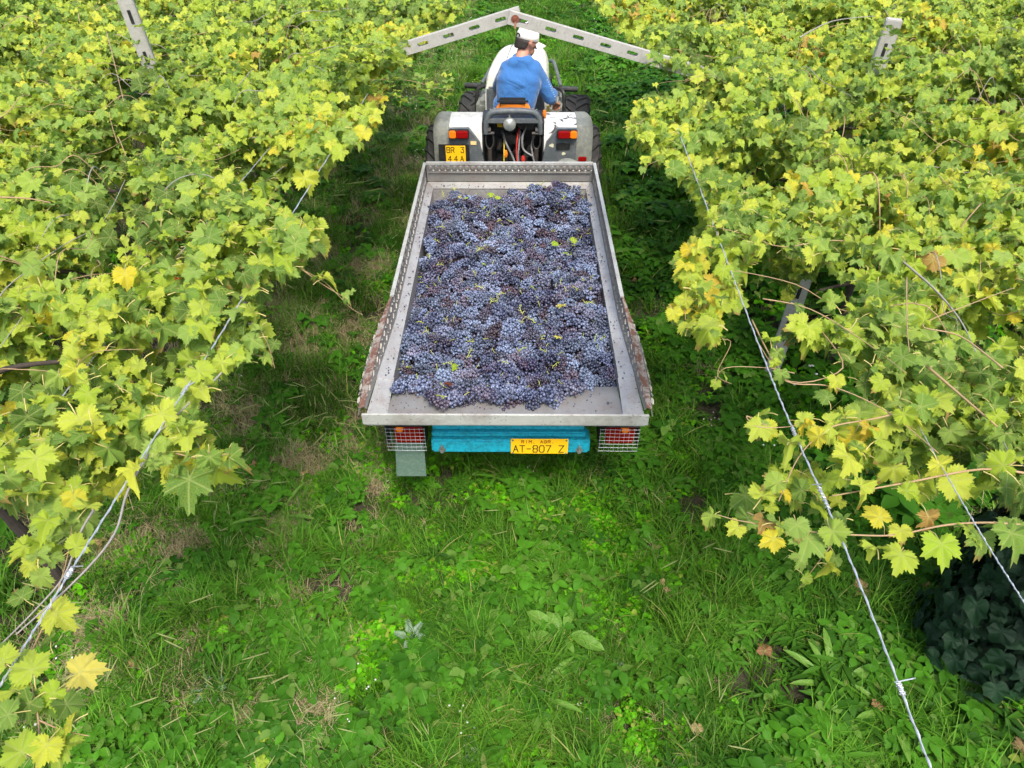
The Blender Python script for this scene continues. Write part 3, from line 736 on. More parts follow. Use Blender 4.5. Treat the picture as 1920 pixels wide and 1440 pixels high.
top.sort(key=lambda p: p[1] - 0 * p[0])
def bunch_pose(x, y, dz=0):
    return (x, y, pile_z(x, y) + dz + random.uniform(-.012, .012)), (random.uniform(-.35, .35), random.uniform(-.4, .4), random.random() * 6.283), random.uniform(.85, 1.12)
rest = []
for i, (x, y) in enumerate(top):
    p, r, s = bunch_pose(x, y)
    if i < 290:
        o = put('grape_bunch', BUN[i % 12], None, p, r, s)
        zx = 'along the left wall' if x < -.3 else 'along the right wall' if x > .32 else 'down the middle'; zy = 'at the open rear edge' if y < 2.95 else 'in the rear third' if y < 3.5 else 'in the centre'
        tag(o, 'blue black grape bunch %s, %s' % (zx, zy), 'grape bunch', 'grape bunches %s %s' % (zx, zy))
    else: rest.append((p, r, s))
for x, y in poisson(.085, 6000): rest.append(bunch_pose(x, y, -.035))
o = scatter('grape_heap', BCOL, [a for a, b, c in rest], [b for a, b, c in rest], [c for a, b, c in rest], [random.randrange(12) for _ in rest])
tag(o, 'mass of blue black grapes deeper and farther in the trailer load', 'grapes')
lo = [(x, y) for x, y in poisson(.036, 14000)]
o = scatter('loose_grapes', LCOL, [(x, y, pile_z(x, y) - .005 + random.uniform(-.012, .004)) for x, y in lo], [(random.uniform(-.4, .4), random.uniform(-.4, .4), random.random() * 6.28) for _ in lo], [1.] * len(lo), [random.randrange(6) for _ in lo])
tag(o, 'loose blue grapes filling the gaps between the bunches', 'grapes')
mb = MB(); V = []; n = 0      # dark juice-stained mass beneath
for gy in np.arange(2.72, 5.19, .05):
    for gx in np.arange(-.58, .5801, .05):
        if all(inside(pil, gx + a, gy + b) for a in (-.06, .06) for b in (-.08, .06)): mb.box((gx, gy, pile_z(gx, gy) - .085), (.052, .052, .1))
o = mb.build('crushed_grapes', basic('crushed_grape_skins', (.02, .012, .018), .5, var=.4), None); stuff(o); tag(o, 'dark crushed grapes below the surface of the load', 'grapes')
# bare stalks poking out
def stalk():
    mb = MB(); a = random.random() * 6.28; L = random.uniform(.025, .05); p0 = Vector((0, 0, 0)); p1 = Vector((math.cos(a) * L, math.sin(a) * L, .012)); mb.tube([p0, p0.lerp(p1, .5) + Vector((0, 0, .008)), p1], .0017, 4, 0, False)
    for _ in range(5):
        t = random.random(); q = p0.lerp(p1, t) + Vector((0, 0, .006)); b = a + random.choice((-1, 1)) * random.uniform(.6, 1.3); mb.tube([q, q + Vector((math.cos(b) * .016, math.sin(b) * .016, random.uniform(-.002, .01)))], .0013, 4, 0, False)
    return mb.mesh('stalk', M['stem'], True)
SC = hidden_collection('stalk_set', [stalk() for _ in range(8)])
sp = random.sample(top, 60)
o = scatter('grape_stalks', SC, [(x, y, pile_z(x, y) + .03) for x, y in sp], [(random.uniform(-.5, .5), random.uniform(-.5, .5), random.random() * 6) for _ in sp], [random.uniform(.7, 1.3) for _ in sp], [random.randrange(8) for _ in sp])
tag(o, 'yellow green grape stalks poking out of the load', 'grape stalks')
# spilt berries and skins on the steel
mb = MB()
def spill(x, y, z, r): mb.tone and None; berries([(x, y, z + r * .7)], [r], [random.random()], mb, 1)
for _ in range(70):
    spill(random.uniform(-.56, .56), YF - random.uniform(.01, .075), .99, random.uniform(.0025, .006))
for sg in (-1, 1):
    for _ in range(60):
        spill(CX + sg * random.uniform(LW + .004, HW - .02), random.uniform(2.8, 5.1), .992, random.uniform(.002, .0055))
for _ in range(60):
    y = random.uniform(2.62, 2.8); spill(random.uniform(-.56, .56), y, .966 - max(0, (y - 2.66)) * .07, random.uniform(.002, .0045))
for _ in range(26):
    spill(BX + random.gauss(.05, .2), 2.86 + random.uniform(-.02, .01), .65, random.uniform(.004, .008))
for px, py in ((705, 748), (712, 752), (731, 747), (1140, 757), (1180, 752), (1187, 753), (1194, 754), (1168, 748), (1172, 754)):
    p = at(px, py, z=.965); spill(p.x, p.y, p.z, .0075)
o = mb.build('spilt_grapes', M['berry'], None); stuff(o); tag(o, 'spilt berries and skins scattered on the trailer edges', 'grapes')
# leaves lying on the load
def leaf_variant(mat, curl=1.): return leaf_mesh('leaf', [mat, M['petiole']], curl=curl, petiole=.4)
for px, py, s, m, lab in ((1041, 456, .038, 'load_green', 'round green vine leaf on the grapes, left one of a pair by the right wall'), (1074, 455, .044, 'load_green', 'largest green vine leaf on the grapes, close to the right trailer wall'),
                          (1058, 481, .034, 'load_green', 'small torn green leaf lying just below the pair of round ones'), (1052, 588, .042, 'load_yellow', 'pale yellow vine leaf in the middle right of the load'),
                          (1048, 633, .034, 'load_yellow', 'yellow leaf fragment below the larger pale yellow leaf'), (845, 745, .038, 'red_leaf', 'red brown vine leaf on the rear edge of the grape heap'),
                          (850, 681, .034, 'load_green', 'small pale green leaf above the red leaf at the rear of the load'), (921, 378, .044, 'load_green', 'green vine leaf at the front wall of the trailer on the grapes'),
                          (934, 390, .034, 'load_green', 'small green leaf directly below the one at the front wall'), (862, 384, .022, 'load_yellow', 'small yellow green leaf at the front left of the load'),
                          (875, 398, .02, 'load_green', 'tiny green leaf to the right of the yellow one at the front left'), (786, 512, .018, 'load_green', 'tiny green leaf against the left trailer wall'),
                          (908, 495, .02, 'load_green', 'small green leaf in the left middle of the grape load')):
    p = at(px, py, z=.97); zz_ = pile_z(p.x, p.y) + .058
    o = put('fallen_leaf', leaf_variant(M[m], .8), None, (p.x, p.y, zz_), (random.uniform(.1, .5), random.uniform(-.3, .3), random.random() * 6), s); tag(o, lab, 'leaf')
#@@PART3
# ------------------------------------------------------------------ tractor
TX = .033
tr = thing('vineyard_tractor', 'small white and grey vineyard tractor with open driver seat, coupled ahead of the trailer', 'tractor')
def lugged_tyre(name, c, R_, w, yaw, par, nl=22, m=None):
    wh = bpy.data.objects.new(name, None)
    mb = MB(); h = w / 2
    mb.lathe([(-h * .8, R_ * .55), (-h, R_ * .72), (-h * .96, R_ * .88), (-h * .8, R_ * .945), (0, R_ * .96), (h * .8, R_ * .945), (h * .96, R_ * .88), (h, R_ * .72), (h * .8, R_ * .55)], 40, 'X')
    o = mb.build(name, M['rubber'], par); o.location = c; o.rotation_euler = (0, 0, yaw)
    mb = MB()
    for i in range(nl):
        for sg in (-1, 1):
            a = 2 * math.pi * (i + (.5 if sg > 0 else 0)) / nl; rings = []
            for t in (0, .35, .7, 1.):
                x = sg * h * (.02 + .98 * t); aa = a + .30 * t; r0 = R_ * (.95 - .02 * t - (.07 if t == 1 else 0)); r1 = R_ * (1.0 - .01 * t) - (.03 if t == 1 else 0); q = .042 - .008 * t
                ring = []
                for (rr, da) in ((r0, -q * 1.25), (r1, -q), (r1, q), (r0, q * 1.25)): ring.append((x, rr * math.sin(aa + da), rr * math.cos(aa + da)))
                rings.append(ring)
            mb.loft(rings)
    l = mb.build('tread_lugs', M['rubber'], o); stuff(l)
    mb = MB(); mb.lathe([(-h * .5, R_ * .56), (-h * .2, R_ * .5), (0, R_ * .2), (0, 0)], 28, 'X'); mb.lathe([(h * .5, R_ * .56), (h * .2, R_ * .5), (.0, R_ * .2), (0, 0)], 28, 'X'); mb.build('rim', M['fender_grey'], o)
    bpy.data.objects.remove(wh); return o
for sg in (-1, 1): lugged_tyre('rear_wheel', (TX + sg * .655, 6.46, .5), .5, .27, 0, tr)
# fenders
def arc_profile(off=0.):
    return [(5.925 - off, .76), (5.93 - off, .98), (5.935 - off, 1.12 + off * .5), (5.96 - off * .5, 1.185 + off), (6.05, 1.21 + off), (6.16, 1.212 + off), (6.27, 1.195 + off), (6.37, 1.15 + off), (6.46, 1.06 + off), (6.52, .9)]
def shell(x0, x1, off, th, round_out=0, mi=0, mb=None):
    mb = mb or MB(); rings = []
    P = arc_profile(off); n = 5
    for i in range(n + 1):
        t = i / n; x = x0 + (x1 - x0) * t; d = round_out * (max(0, t - .55) / .45) ** 2
        cy, cz = 6.25, .6
        rings.append([(x, cy + (y - cy) * (1 - d), cz + (z - cz) * (1 - d)) for y, z in P] + [(x, cy + (y - cy) * (1 - d - th), cz + (z - cz) * (1 - d - th)) for y, z in reversed(P)])
    mb.loft(rings); return mb
for sg in (-1, 1):
    xi, xm, xo = TX + sg * .262, TX + sg * .535, TX + sg * .675
    f = shell(xi, xm, 0, .03).build('rear_fender', M['white' if sg < 0 else 'white_spotty'], tr)
    # inner cheek
    mb = MB(); mb.prism([(5.94, .74), (5.945, .98), (5.955, 1.12), (6.0, 1.185), (6.16, 1.19), (6.27, 1.17), (6.42, 1.04), (6.48, .8)], xi - .004, xi + .004); mb.build('fender_cheek', M['white'], f)
    shell(xm, xo, .006, .035, .07).build('rubber_extension', M['fender_grey'], f)
    # rear facing dark panel, bevelled corners
    mb = MB(); xc = (xi + xm) / 2; hw = .14
    a = [(xm, .74), (xm, 1.185), (xc + sg * -.03, 1.188), (xi + sg * .02, 1.07), (xi - sg * .015, .9), (xi - sg * .005, .74)]
    mb.prism([(x, z) for x, z in a] if sg > 0 else [(x, z) for x, z in a], 5.885, 5.93, 'Y'); mb.build('rear_panel', M['panel_grey'], f)
    # tail light with orange and red halves
    xl = xm - sg * .085
    mb = MB(); mb.box((xl, 5.868, 1.155), (.168, .035, .075), bev=.008); tl = mb.build('tail_light', M['black'], f)
    mb = MB(); mb.box((xl - sg * .026, 5.846, 1.155), (.1, .03, .062), bev=.008); mb.build('lens', M['lens_red'], tl)
    mb = MB(); mb.box((xl + sg * .053, 5.846, 1.155), (.056, .03, .062), bev=.008); mb.build('lens', M['lens_orange'], tl)
# plate on the left fender
mb = MB(); mb.box((-.465, 5.865, .965), (.26, .012, .2), bev=.003); pb = mb.build('plate_holder', M['black'], tr)
mb = MB(); mb.box((-.452, 5.855, .975), (.168, .005, .165), bev=.002); pp = mb.build('registration_plate', M['yellow'], tr)
letters('letter', 'BR', -.525, 1.0, .026, .045, .036, 5.8515, M['letters'], pp, .0055); letters('letter', '3', -.407, 1.0, .026, .045, .036, 5.8515, M['letters'], pp, .0055)
letters('letter', '44A', -.517, .925, .026, .045, .052, 5.8515, M['letters'], pp, .0055)
mb = MB(); mb.box((-.3, 5.882, 1.07), (.05, .004, .03), bev=.001); mb.build('sticker', basic('pale_orange_sticker', (.75, .55, .25), .6), tr)
for x, z, s in ((.36, 1.05, .045), (.46, .98, .04)):
    mb = MB(); mb.add([(x + s / 2 * random.uniform(.6, 1.1) * math.cos(q), 5.8815, z + s / 2.4 * random.uniform(.6, 1.1) * math.sin(q)) for q in np.linspace(0, 5.8, 9)], [tuple(range(9))]); mb.build('torn_sticker', basic('torn_sticker', (.6, .6, .42), .7), tr)
mb = MB(); mb.box((.455, 5.877, 1.045), (.115, .012, .05), bev=.004); mb.build('panel_recess', M['black'], tr)
mb = MB(); mb.lathe([(0, .085), (.03, .08), (.05, .04), (.055, 0)], 20, 'Z', (.49, 5.75, .93)); mb.build('filler_cap', M['fender_grey'], tr)
mb = MB(); mb.box((.62, 5.84, .95), (.07, .02, .04), bev=.005); mb.build('reflector', M['lens_red'], tr)
# rear body: black cavity with frame
mb = MB()
mb.box((TX, 6.2, .95), (.5, .02, .54)); mb.box((TX - .255, 6.07, .95), (.012, .26, .54)); mb.box((TX + .255, 6.07, .95), (.012, .26, .54)); mb.box((TX, 6.1, .66), (.5, .22, .06)); mb.box((TX, 6.07, 1.235), (.5, .22, .02), bev=.004); mb.build('rear_housing', M['black'], tr)
mb = MB(); mb.box((TX, 5.955, 1.232), (.45, .03, .04), bev=.006); mb.build('cross_panel', M['panel_grey'], tr)
mb = MB()
for q in range(30): mb.box((TX + random.uniform(-.14, .2), 6.15 - random.uniform(0, .08), random.uniform(.78, 1.16)), (random.uniform(.03, .1), random.uniform(.03, .08), random.uniform(.02, .08)), (0, random.uniform(-.4, .4), 0), bev=.006)
mb.lathe([(0, .03), (-.04, .03), (-.04, 0)], 12, 'Y', (TX + .07, 6.12, .98)); mb.lathe([(0, .028), (-.03, .02), (-.03, 0)], 12, 'Y', (TX - .11, 6.12, .8)); stuff(mb.build('hydraulic_valves', M['metal_dark'], tr))
mb = MB(); mb.box((TX - .115, 6.11, 1.15), (.045, .004, .055)); mb.build('warning_sticker', M['yellow'], tr)
# roll hoop, lamp
def smooth(pts, n=6):
    P = [Vector(p) for p in pts]; out = []
    for i in range(len(P) - 1):
        a, b, c, d = P[max(0, i - 1)], P[i], P[i + 1], P[min(len(P) - 1, i + 2)]
        for k in range(n):
            t = k / n; out.append(.5 * ((2 * b) + (c - a) * t + (2 * a - 5 * b + 4 * c - d) * t * t + (3 * b - a - 3 * c + d) * t ** 3))
    return out + [P[-1]]
mb = MB(); mb.tube(smooth([(TX - .235, 5.97, 1.12), (TX - .225, 5.965, 1.21), (TX - .19, 5.96, 1.285), (TX - .1, 5.955, 1.31), (TX + .1, 5.955, 1.31), (TX + .19, 5.96, 1.285), (TX + .225, 5.965, 1.21), (TX + .235, 5.97, 1.12)]), .026, 12); mb.build('roll_hoop', M['panel_grey'], tr)
mb = MB(); mb.lathe([(.06, 0), (.055, .035), (.02, .05), (-.01, .053), (-.012, .048)], 20, 'Y', (TX - .03, 5.92, 1.215)); mb.box((TX - .03, 5.95, 1.28), (.012, .012, .05)); wl = mb.build('work_lamp', M['fender_grey'], tr)
mb = MB(); mb.lathe([(-.012, .047), (-.02, .03), (-.023, 0)], 20, 'Y', (TX - .03, 5.92, 1.215)); mb.build('lens', M['glass'], wl)
# lift rods with clevises
for sg in (-1, 1):
    x = TX + sg * .2; mb = MB(); mb.tube([(x, 5.93, .6), (x, 5.97, .99)], .02, 10)
    mb.tube(smooth([(x - .03, 5.97, 1.13), (x - .032, 5.97, 1.03), (x, 5.97, .985), (x + .032, 5.97, 1.03), (x + .03, 5.97, 1.13)]), .008, 6); mb.lathe([(-.04, 0), (-.04, .014), (.04, .014), (.04, 0)], 10, 'X', (x, 5.97, 1.12)); mb.lathe([(-.012, 0), (-.012, .028), (.012, .028), (.012, 0)], 10, 'X', (x, 5.98, 1.145)); mb.build('lift_rod', M['metal_dark'], tr)
for pts_, r, m in (([(-.09, 6.1, 1.0), (-.06, 5.98, .95), (.0, 5.96, .83), (.05, 5.9, .7)], .009, 'hose'), ([(-.075, 6.05, .98), (-.078, 5.98, .9), (-.08, 5.96, .72)], .005, 'hose_yellow'), ([(.05, 6.1, 1.03), (.035, 6.0, .98), (.03, 5.97, .85), (.06, 5.93, .7)], .006, 'hose_red'),
                   ([(.12, 6.12, 1.05), (.08, 6.0, 1.0), (.09, 5.97, .9), (.17, 5.95, .85)], .009, 'hose'), ([(.2, 6.12, 1.0), (.16, 6.0, .94), (.17, 5.96, .85), (.2, 5.93, .74)], .008, 'hose'), ([(.06, 6.1, 1.02), (.05, 5.99, .93), (.045, 5.96, .82), (.08, 5.94, .7)], .008, 'hose')):
    mb = MB(); mb.tube(smooth([(TX + p[0], p[1], p[2] + .08) for p in pts_]), r, 7); mb.lathe([(-.02, r * 1.4), (.02, r * 1.4)], 8, 'Y', (TX + pts_[0][0], pts_[0][1], pts_[0][2] + .08)); mb.build('hose', M[m], tr)
for p, m in (((.12, 5.95, .9), 'hose_red'), ((-.03, 5.98, .94), 'orange'), ((TX + .265, 6.1, 1.24), 'orange')):
    mb = MB(); mb.lathe([(-.03, .012), (.0, .02), (.03, .012), (.03, 0)], 10, 'Z', p); mb.build('coupling_cap', M[m], tr)
# seat
mb = MB(); mb.loft([[(TX + math.cos(q) * w, 6.28 + math.sin(q) * .035 + dy, z) for q in np.linspace(0, 2 * math.pi, 20, endpoint=False)] for z, w, dy in ((1.02, .17, 0), (1.2, .165, -.01), (1.27, .13, -.015))]); seat = mb.build('seat', M['orange'], tr)
mb = MB(); mb.box((TX - .005, 6.255, 1.29), (.27, .06, .065), (R(-8), 0, 0), bev=.024); mb.build('headrest_pad', M['vinyl_black'], seat)
mb = MB(); mb.box((TX - .16, 6.24, 1.2), (.1, .1, .06), (0, .5, 0), bev=.025); mb.box((TX + .17, 6.24, 1.2), (.09, .1, .06), (0, -.5, 0), bev=.025); mb.build('seat_cover', M['fender_grey'], seat)
mb = MB(); mb.box((TX, 6.5, .93), (.38, .42, .09), bev=.03); mb.build('seat_cushion', M['vinyl_black'], seat)
mb = MB(); mb.box((TX, 6.55, .72), (.46, .7, .3), bev=.03); mb.box((TX, 7.0, .5), (.5, .7, .12), bev=.02); mb.box((TX, 6.4, .5), (.9, .18, .18), bev=.03); mb.build('transmission_body', M['panel_grey'], tr)
mb = MB(); mb.tube([(TX + .32, 6.75, .7), (TX + .325, 6.72, 1.1)], .011, 8); mb.build('control_lever', M['hose_yellow'], tr)
# front half, steered to the right
fr_yaw = R(-6); PIV = Vector((TX + .02, 6.75, 0)); RM = Matrix.Translation(PIV) @ Matrix.Rotation(fr_yaw, 4, 'Z')
def fp_(x, y, z): return RM @ Vector((x, y, z))
def fbuild(mb, name, mat, par=tr): mb.v = [tuple(RM @ Vector(v)) for v in mb.v]; return mb.build(name, mat, par)
mb = MB(); rings = []
for y, w, zt in ((.02, .29, 1.38), (.06, .295, 1.43), (.3, .29, 1.46), (.55, .275, 1.46), (.75, .26, 1.43), (.88, .235, 1.37), (.94, .2, 1.25)):
    prof = []
    for q in np.linspace(0, math.pi, 15):
        cx_, sx_ = math.cos(q), math.sin(q); prof.append((w * math.copysign(abs(cx_) ** .45, cx_), y, .86 + (zt - .86) * abs(sx_) ** .36))
    prof += [(-w, y, .62), (w, y, .62)]; rings.append(prof)
mb.loft(rings); hd = fbuild(mb, 'hood', M['hood'])
mb = MB(); mb.tube([(-.1, y_, z_) for y_, z_ in ((.06, 1.432), (.3, 1.463), (.55, 1.463), (.75, 1.432))], .004, 5); mb.tube([(.1, y_, z_) for y_, z_ in ((.06, 1.432), (.3, 1.463), (.55, 1.463), (.75, 1.432))], .004, 5); fbuild(mb, 'hood_seam', M['fender_grey'], hd)
for sg in (-1, 1):
    mb = MB()
    for q in range(6): mb.box((sg * .292, .25 + q * .07, 1.15), (.012, .05, .12), bev=.004)
    stuff(fbuild(mb, 'hood_vents', M['black'], hd))
mb = MB(); mb.box((0, .0, 1.0), (.54, .06, .5), bev=.02); fbuild(mb, 'dashboard', M['panel_grey'])
mb = MB(); mb.box((0, .5, .55), (.36, 1.0, .3), bev=.03); mb.box((0, .98, .45), (1.0, .14, .14), bev=.03); mb.box((0, 1.15, .55), (.4, .12, .3), bev=.03); fbuild(mb, 'front_chassis', M['panel_grey'])
for sg in (-1, 1):
    mb = MB(); mb.box((sg * .345, .52, .78), (.15, .55, .5), bev=.04); fbuild(mb, 'side_tank', M['fender_grey'])
    mb = MB(); mb.tube(smooth([(sg * .3, .52, 1.1), (sg * .4, .46, 1.1), (sg * .43, .42, 1.04), (sg * .435, .38, .8), (sg * .43, .36, .62)]), .018, 8); fbuild(mb, 'guard_hoop', M['black'])
    mb = MB(); mb.tube([(sg * .4, .5, 1.1), (sg * .56, .5, 1.1)], .026, 10); mb.tube([(sg * .28, .5, 1.1), (sg * .42, .5, 1.1)], .014, 8); fbuild(mb, 'guard_bar', M['black'])
    mb = MB(); mb.tube(smooth([(sg * .25, .98, 1.22), (sg * .3, .9, 1.22), (sg * .39, .52, 1.12)]), .018, 8); fbuild(mb, 'brush_guard', M['panel_grey'])
    c = fp_(sg * .55, .98, .44); lugged_tyre('front_wheel', c, .44, .27, fr_yaw - R(2), tr, 20)
mb = MB(); mb.box((.46, .2, .93), (.1, .03, .13), (R(20), R(-12), R(-35)), bev=.008); mb.tube([(.42, .22, .7), (.44, .21, .9)], .02, 8); fbuild(mb, 'mirror', M['black'])
mb = MB(); mb.tube([fp_(.19 * math.cos(q), .0 + .19 * math.sin(q) * .8, 1.16 + .19 * math.sin(q) * .5) for q in np.linspace(0, 2 * math.pi, 25)], .013, 8, cap=False); mb.tube([fp_(0, 0, 1.16), fp_(0, .12, .9)], .02, 8); mb.build('steering_wheel', M['black'], tr)
mb = MB(); mb.lathe([(-.02, .04), (.02, .04), (.02, 0)], 12, 'Z', tuple(fp_(.0, 0, 1.16))); mb.build('steering_hub', M['black'], tr)

# ------------------------------------------------------------------ driver
def capsule_mesh(segs, ell=()):
    """tapered limbs and rounded blobs, closed and overlapping; a voxel remesh turns them into one skin"""
    mb = MB(); V, Fc = ico(3)
    for p0, r0, p1, r1 in segs:
        p0, p1 = Vector(p0), Vector(p1); mb.tube([p0, p1], [r0, r1], 16)
        for p, r in ((p0, r0), (p1, r1)): mb.add((V * r + np.array(p[:])).tolist(), Fc)
    for c, d, rot in ell:
        m = Matrix.Translation(Vector(c)) @ Euler(rot).to_matrix().to_4x4(); mb.add([m @ Vector(tuple(v * np.array(d))) for v in V], Fc)
    return mb
def skinned(name, mb, mat, par, vox, sm=6):
    o = mb.build(name, mat, par, angle=0); r = o.modifiers.new('remesh', 'REMESH'); r.mode = 'VOXEL'; r.voxel_size = vox; r.use_smooth_shade = True
    if sm: s_ = o.modifiers.new('smooth', 'SMOOTH'); s_.iterations = sm; s_.factor = .5
    return o
man = thing('person', 'tractor driver in blue sweatshirt and white cap, seen from behind, leaning to his right hand', 'person')
PEL = Vector((.04, 6.44, 1.0)); SR, EL, WR = Vector((.225, 6.53, 1.475)), Vector((.36, 6.57, 1.225)), Vector((.41, 6.72, 1.13))
SL, ELL, WL = Vector((-.015, 6.54, 1.475)), Vector((-.1, 6.76, 1.27)), Vector((-.05, 6.9, 1.22))
HC = Vector((.15, 6.62, 1.685)); FACE = Vector((.83, .5, -.28)).normalized(); SIDE = FACE.cross(Vector((0, 0, 1))).normalized(); UPH = SIDE.cross(FACE)
torso = [((.04, 6.42, 1.0), .13, (-.01, 6.42, 1.0), .13), ((.08, 6.42, 1.0), .13, (.0, 6.43, 1.15), .125), ((.09, 6.43, 1.15), .12, (.0, 6.45, 1.18), .12), ((.0, 6.45, 1.18), .12, (.0, 6.49, 1.38), .12), ((.1, 6.43, 1.15), .115, (.16, 6.49, 1.38), .12), ((.01, 6.49, 1.37), .12, (.16, 6.49, 1.37), .12), ((.0, 6.52, 1.455), .082, (.205, 6.51, 1.455), .082), ((.05, 6.52, 1.5), .07, (.15, 6.52, 1.505), .07)]
def shrink(segs, d): return [(a, b - d, c, e - d) for a, b, c, e in segs]
hand = []
palmc = WR + Vector((.012, .04, -.02)); hd_ = Vector((.3, .8, -.45)).normalized(); hs = hd_.cross(Vector((0, 0, 1))).normalized(); hn = hs.cross(hd_)
for side_hand, w0 in ((1, WR), (-1, WL)):
    for j in range(4): hand.append((w0 + hs * (j - 1.5) * .006, .017, w0 + hd_ * .075 + hs * (j - 1.5) * .021, .0125))
    for j, L in enumerate((.062, .072, .068, .052)):
        a = w0 + hd_ * .08 + hs * (j - 1.5) * .021; b = a + (hd_ * .75 - hn * .6).normalized() * L * .45; c = b + (-hn * .95 + hd_ * .1).normalized() * L * .35; e = c + (-hn * .4 - hd_ * .8).normalized() * L * .28
        hand += [(a, .0098, b, .0092), (b, .0092, c, .0085), (c, .0085, e, .0075)]
    t0 = w0 + hd_ * .02 - hs * .025; t1 = t0 + (hd_ * .6 - hs * .7 - hn * .3).normalized() * .035; t2 = t1 + (hd_ * .8 - hn * .6).normalized() * .028; hand += [(t0, .015, t1, .011), (t1, .011, t2, .009)]
legs = []
for kx, fx in ((-.13, -.16), (.22, .25)):
    hip = Vector((kx * .6 + .02, 6.46, .97)); knee = Vector((kx, 6.88, 1.0)); ank = Vector((fx, 7.0, .62)); legs += [(hip, .085, knee, .062), (knee, .058, ank, .042)]
headseg = [(HC + FACE * .012, .08, HC - FACE * .02, .08), (HC + FACE * .035 - UPH * .07, .056, HC - UPH * .03, .07), (HC + FACE * .068 - UPH * .098, .022, HC + FACE * .05 - UPH * .09, .03),
           (HC + FACE * .098 - UPH * .03, .012, HC + FACE * .088 - UPH * .0, .011), (HC + FACE * .112 - UPH * .042, .0115, HC + FACE * .095 - UPH * .03, .014), (HC + FACE * .088 - UPH * .068 + SIDE * .016, .008, HC + FACE * .088 - UPH * .068 - SIDE * .016, .008), (HC + FACE * .087 - UPH * .08 + SIDE * .014, .008, HC + FACE * .087 - UPH * .08 - SIDE * .014, .008),
           (HC - UPH * .07 - FACE * .01, .056, (.1, 6.53, 1.54), .06)]
for s_ in (-1, 1):
    headseg += [(HC + SIDE * s_ * .088 - UPH * .01 - FACE * .008, .009, HC + SIDE * s_ * .092 + UPH * .018 - FACE * .014, .011), (HC + SIDE * s_ * .088 - UPH * .028 - FACE * .004, .008, HC + SIDE * s_ * .09 - UPH * .008 - FACE * .016, .01), (HC + FACE * .082 + SIDE * s_ * .03 + UPH * .012, .014, HC + FACE * .08 + SIDE * s_ * .034 + UPH * .006, .012)]
body = capsule_mesh(shrink(torso, .02) + headseg + hand + shrink(legs, .012) + [(SR, .045, EL, .036), (EL, .036, WR, .024), (SL, .045, ELL, .036), (ELL, .036, WL, .024)])
skinned('body', body, M['skin'], man, .0065, 2)
for s_ in (-1, 1):
    mb = MB(); V, Fc = ico(2); c = HC + FACE * .082 + SIDE * s_ * .032 - UPH * .012; mb.add((V * .0125 + np.array(c[:])).tolist(), Fc); mb.build('eye', M['white'], man)
sh = torso + [(SR + Vector((-.02, 0, 0)), .082, SR.lerp(EL, .5), .068), (SR.lerp(EL, .5), .068, EL, .062), (EL, .062, EL.lerp(WR, .45), .05), (SL, .075, ELL, .06), (ELL, .06, ELL.lerp(WL, .5), .048), ((-.1, 6.44, 1.03), .07, (-.06, 6.46, 1.2), .09), ((.12, 6.4, 1.0), .1, (-.06, 6.4, .98), .1),
              (EL + Vector((-.01, -.03, .03)), .045, EL + Vector((.02, .02, .02)), .055), ((.03, 6.51, 1.53), .055, (.16, 6.51, 1.54), .055)]
skinned('sweatshirt', capsule_mesh(sh), M['shirt'], man, .011, 4)
mb = MB(); mb.tube([Vector((.105, 6.535, 1.57)) + Vector((math.cos(q) * .068, math.sin(q) * .062, .012 * math.sin(q))) for q in np.linspace(0, 2 * math.pi, 25)], .017, 8, cap=False); mb.build('collar', M['shirt'], man)
skinned('trousers', capsule_mesh(legs + [((-.05, 6.44, .95), .115, (.13, 6.44, .95), .115)]), M['jeans'], man, .012, 4)
mb = MB()     # pale print running down the right sleeve
for i in range(9):
    p = SR.lerp(EL, .35 + i * .075); p = p + Vector((.055 - i * .001, -.03, .004)); mb.box(p, (.008, .02, .014), (random.random(), random.random(), random.random()), bev=.002)
stuff(mb.build('sleeve_print', basic('pale_print', (.5, .6, .75), .8), man))
for fx in (-.16, .25):
    skinned('shoe', capsule_mesh([((fx, 7.0, .57), .045, (fx, 7.14, .555), .04)]), M['black'], man, .012, 3)
# cap: crown shell, brim, strap opening; hair
mb = MB(); V, Fc = ico(3); HM = Matrix((SIDE, FACE, UPH)).transposed().to_4x4(); HM.translation = HC
vs = [v for v in V]; keep = [f for f in Fc if all(V[i][2] > -.08 for i in f)]
mb.add([HM @ Vector((v[0] * .09, v[1] * .106, v[2] * .14 + .012)) for v in vs], keep); cp = mb.build('cap', M['cap'], man); cp.modifiers.new('solid', 'SOLIDIFY').thickness = .004
mb = MB(); rings = []
for i in range(9):
    q = R(-62 + 124 * i / 8); r0 = .09; r1 = .09 + .088 * math.cos(q * 1.25); x0, y0 = math.sin(q) * r0, math.cos(q) * r0 * 1.06; x1, y1 = math.sin(q) * r1 * .92, math.cos(q) * r1 * 1.06; c_ = -.02 * (math.sin(q)) ** 2
    rings.append([HM @ Vector((x0, y0, .012 + c_)), HM @ Vector((x1, y1, -.004 + c_ * 1.4)), HM @ Vector((x1, y1, -.009 + c_ * 1.4)), HM @ Vector((x0, y0, .006 + c_))])
mb.loft(rings); mb.build('brim', M['cap'], cp)
mb = MB(); mb.add([HM @ Vector((math.cos(q) * .03, -.1035 + .001 * abs(math.cos(q)), .03 + math.sin(q) * .02)) for q in np.linspace(0, 2 * math.pi, 14, endpoint=False)], [tuple(range(14))]); op = mb.build('cap_opening', M['hair'], cp); op.modifiers.new('solid', 'SOLIDIFY').thickness = .006
hairseg = []
for i in range(26):
    q = R(random.uniform(112, 262)); p = HM @ Vector((math.sin(q) * .08, math.cos(q) * .09, random.uniform(-.005, .0))); e = HM @ Vector((math.sin(q) * .08, math.cos(q) * .094, -.03 - .028 * max(0, -math.cos(q)) - random.uniform(0, .01))); hairseg.append((p, .015, e, .01))
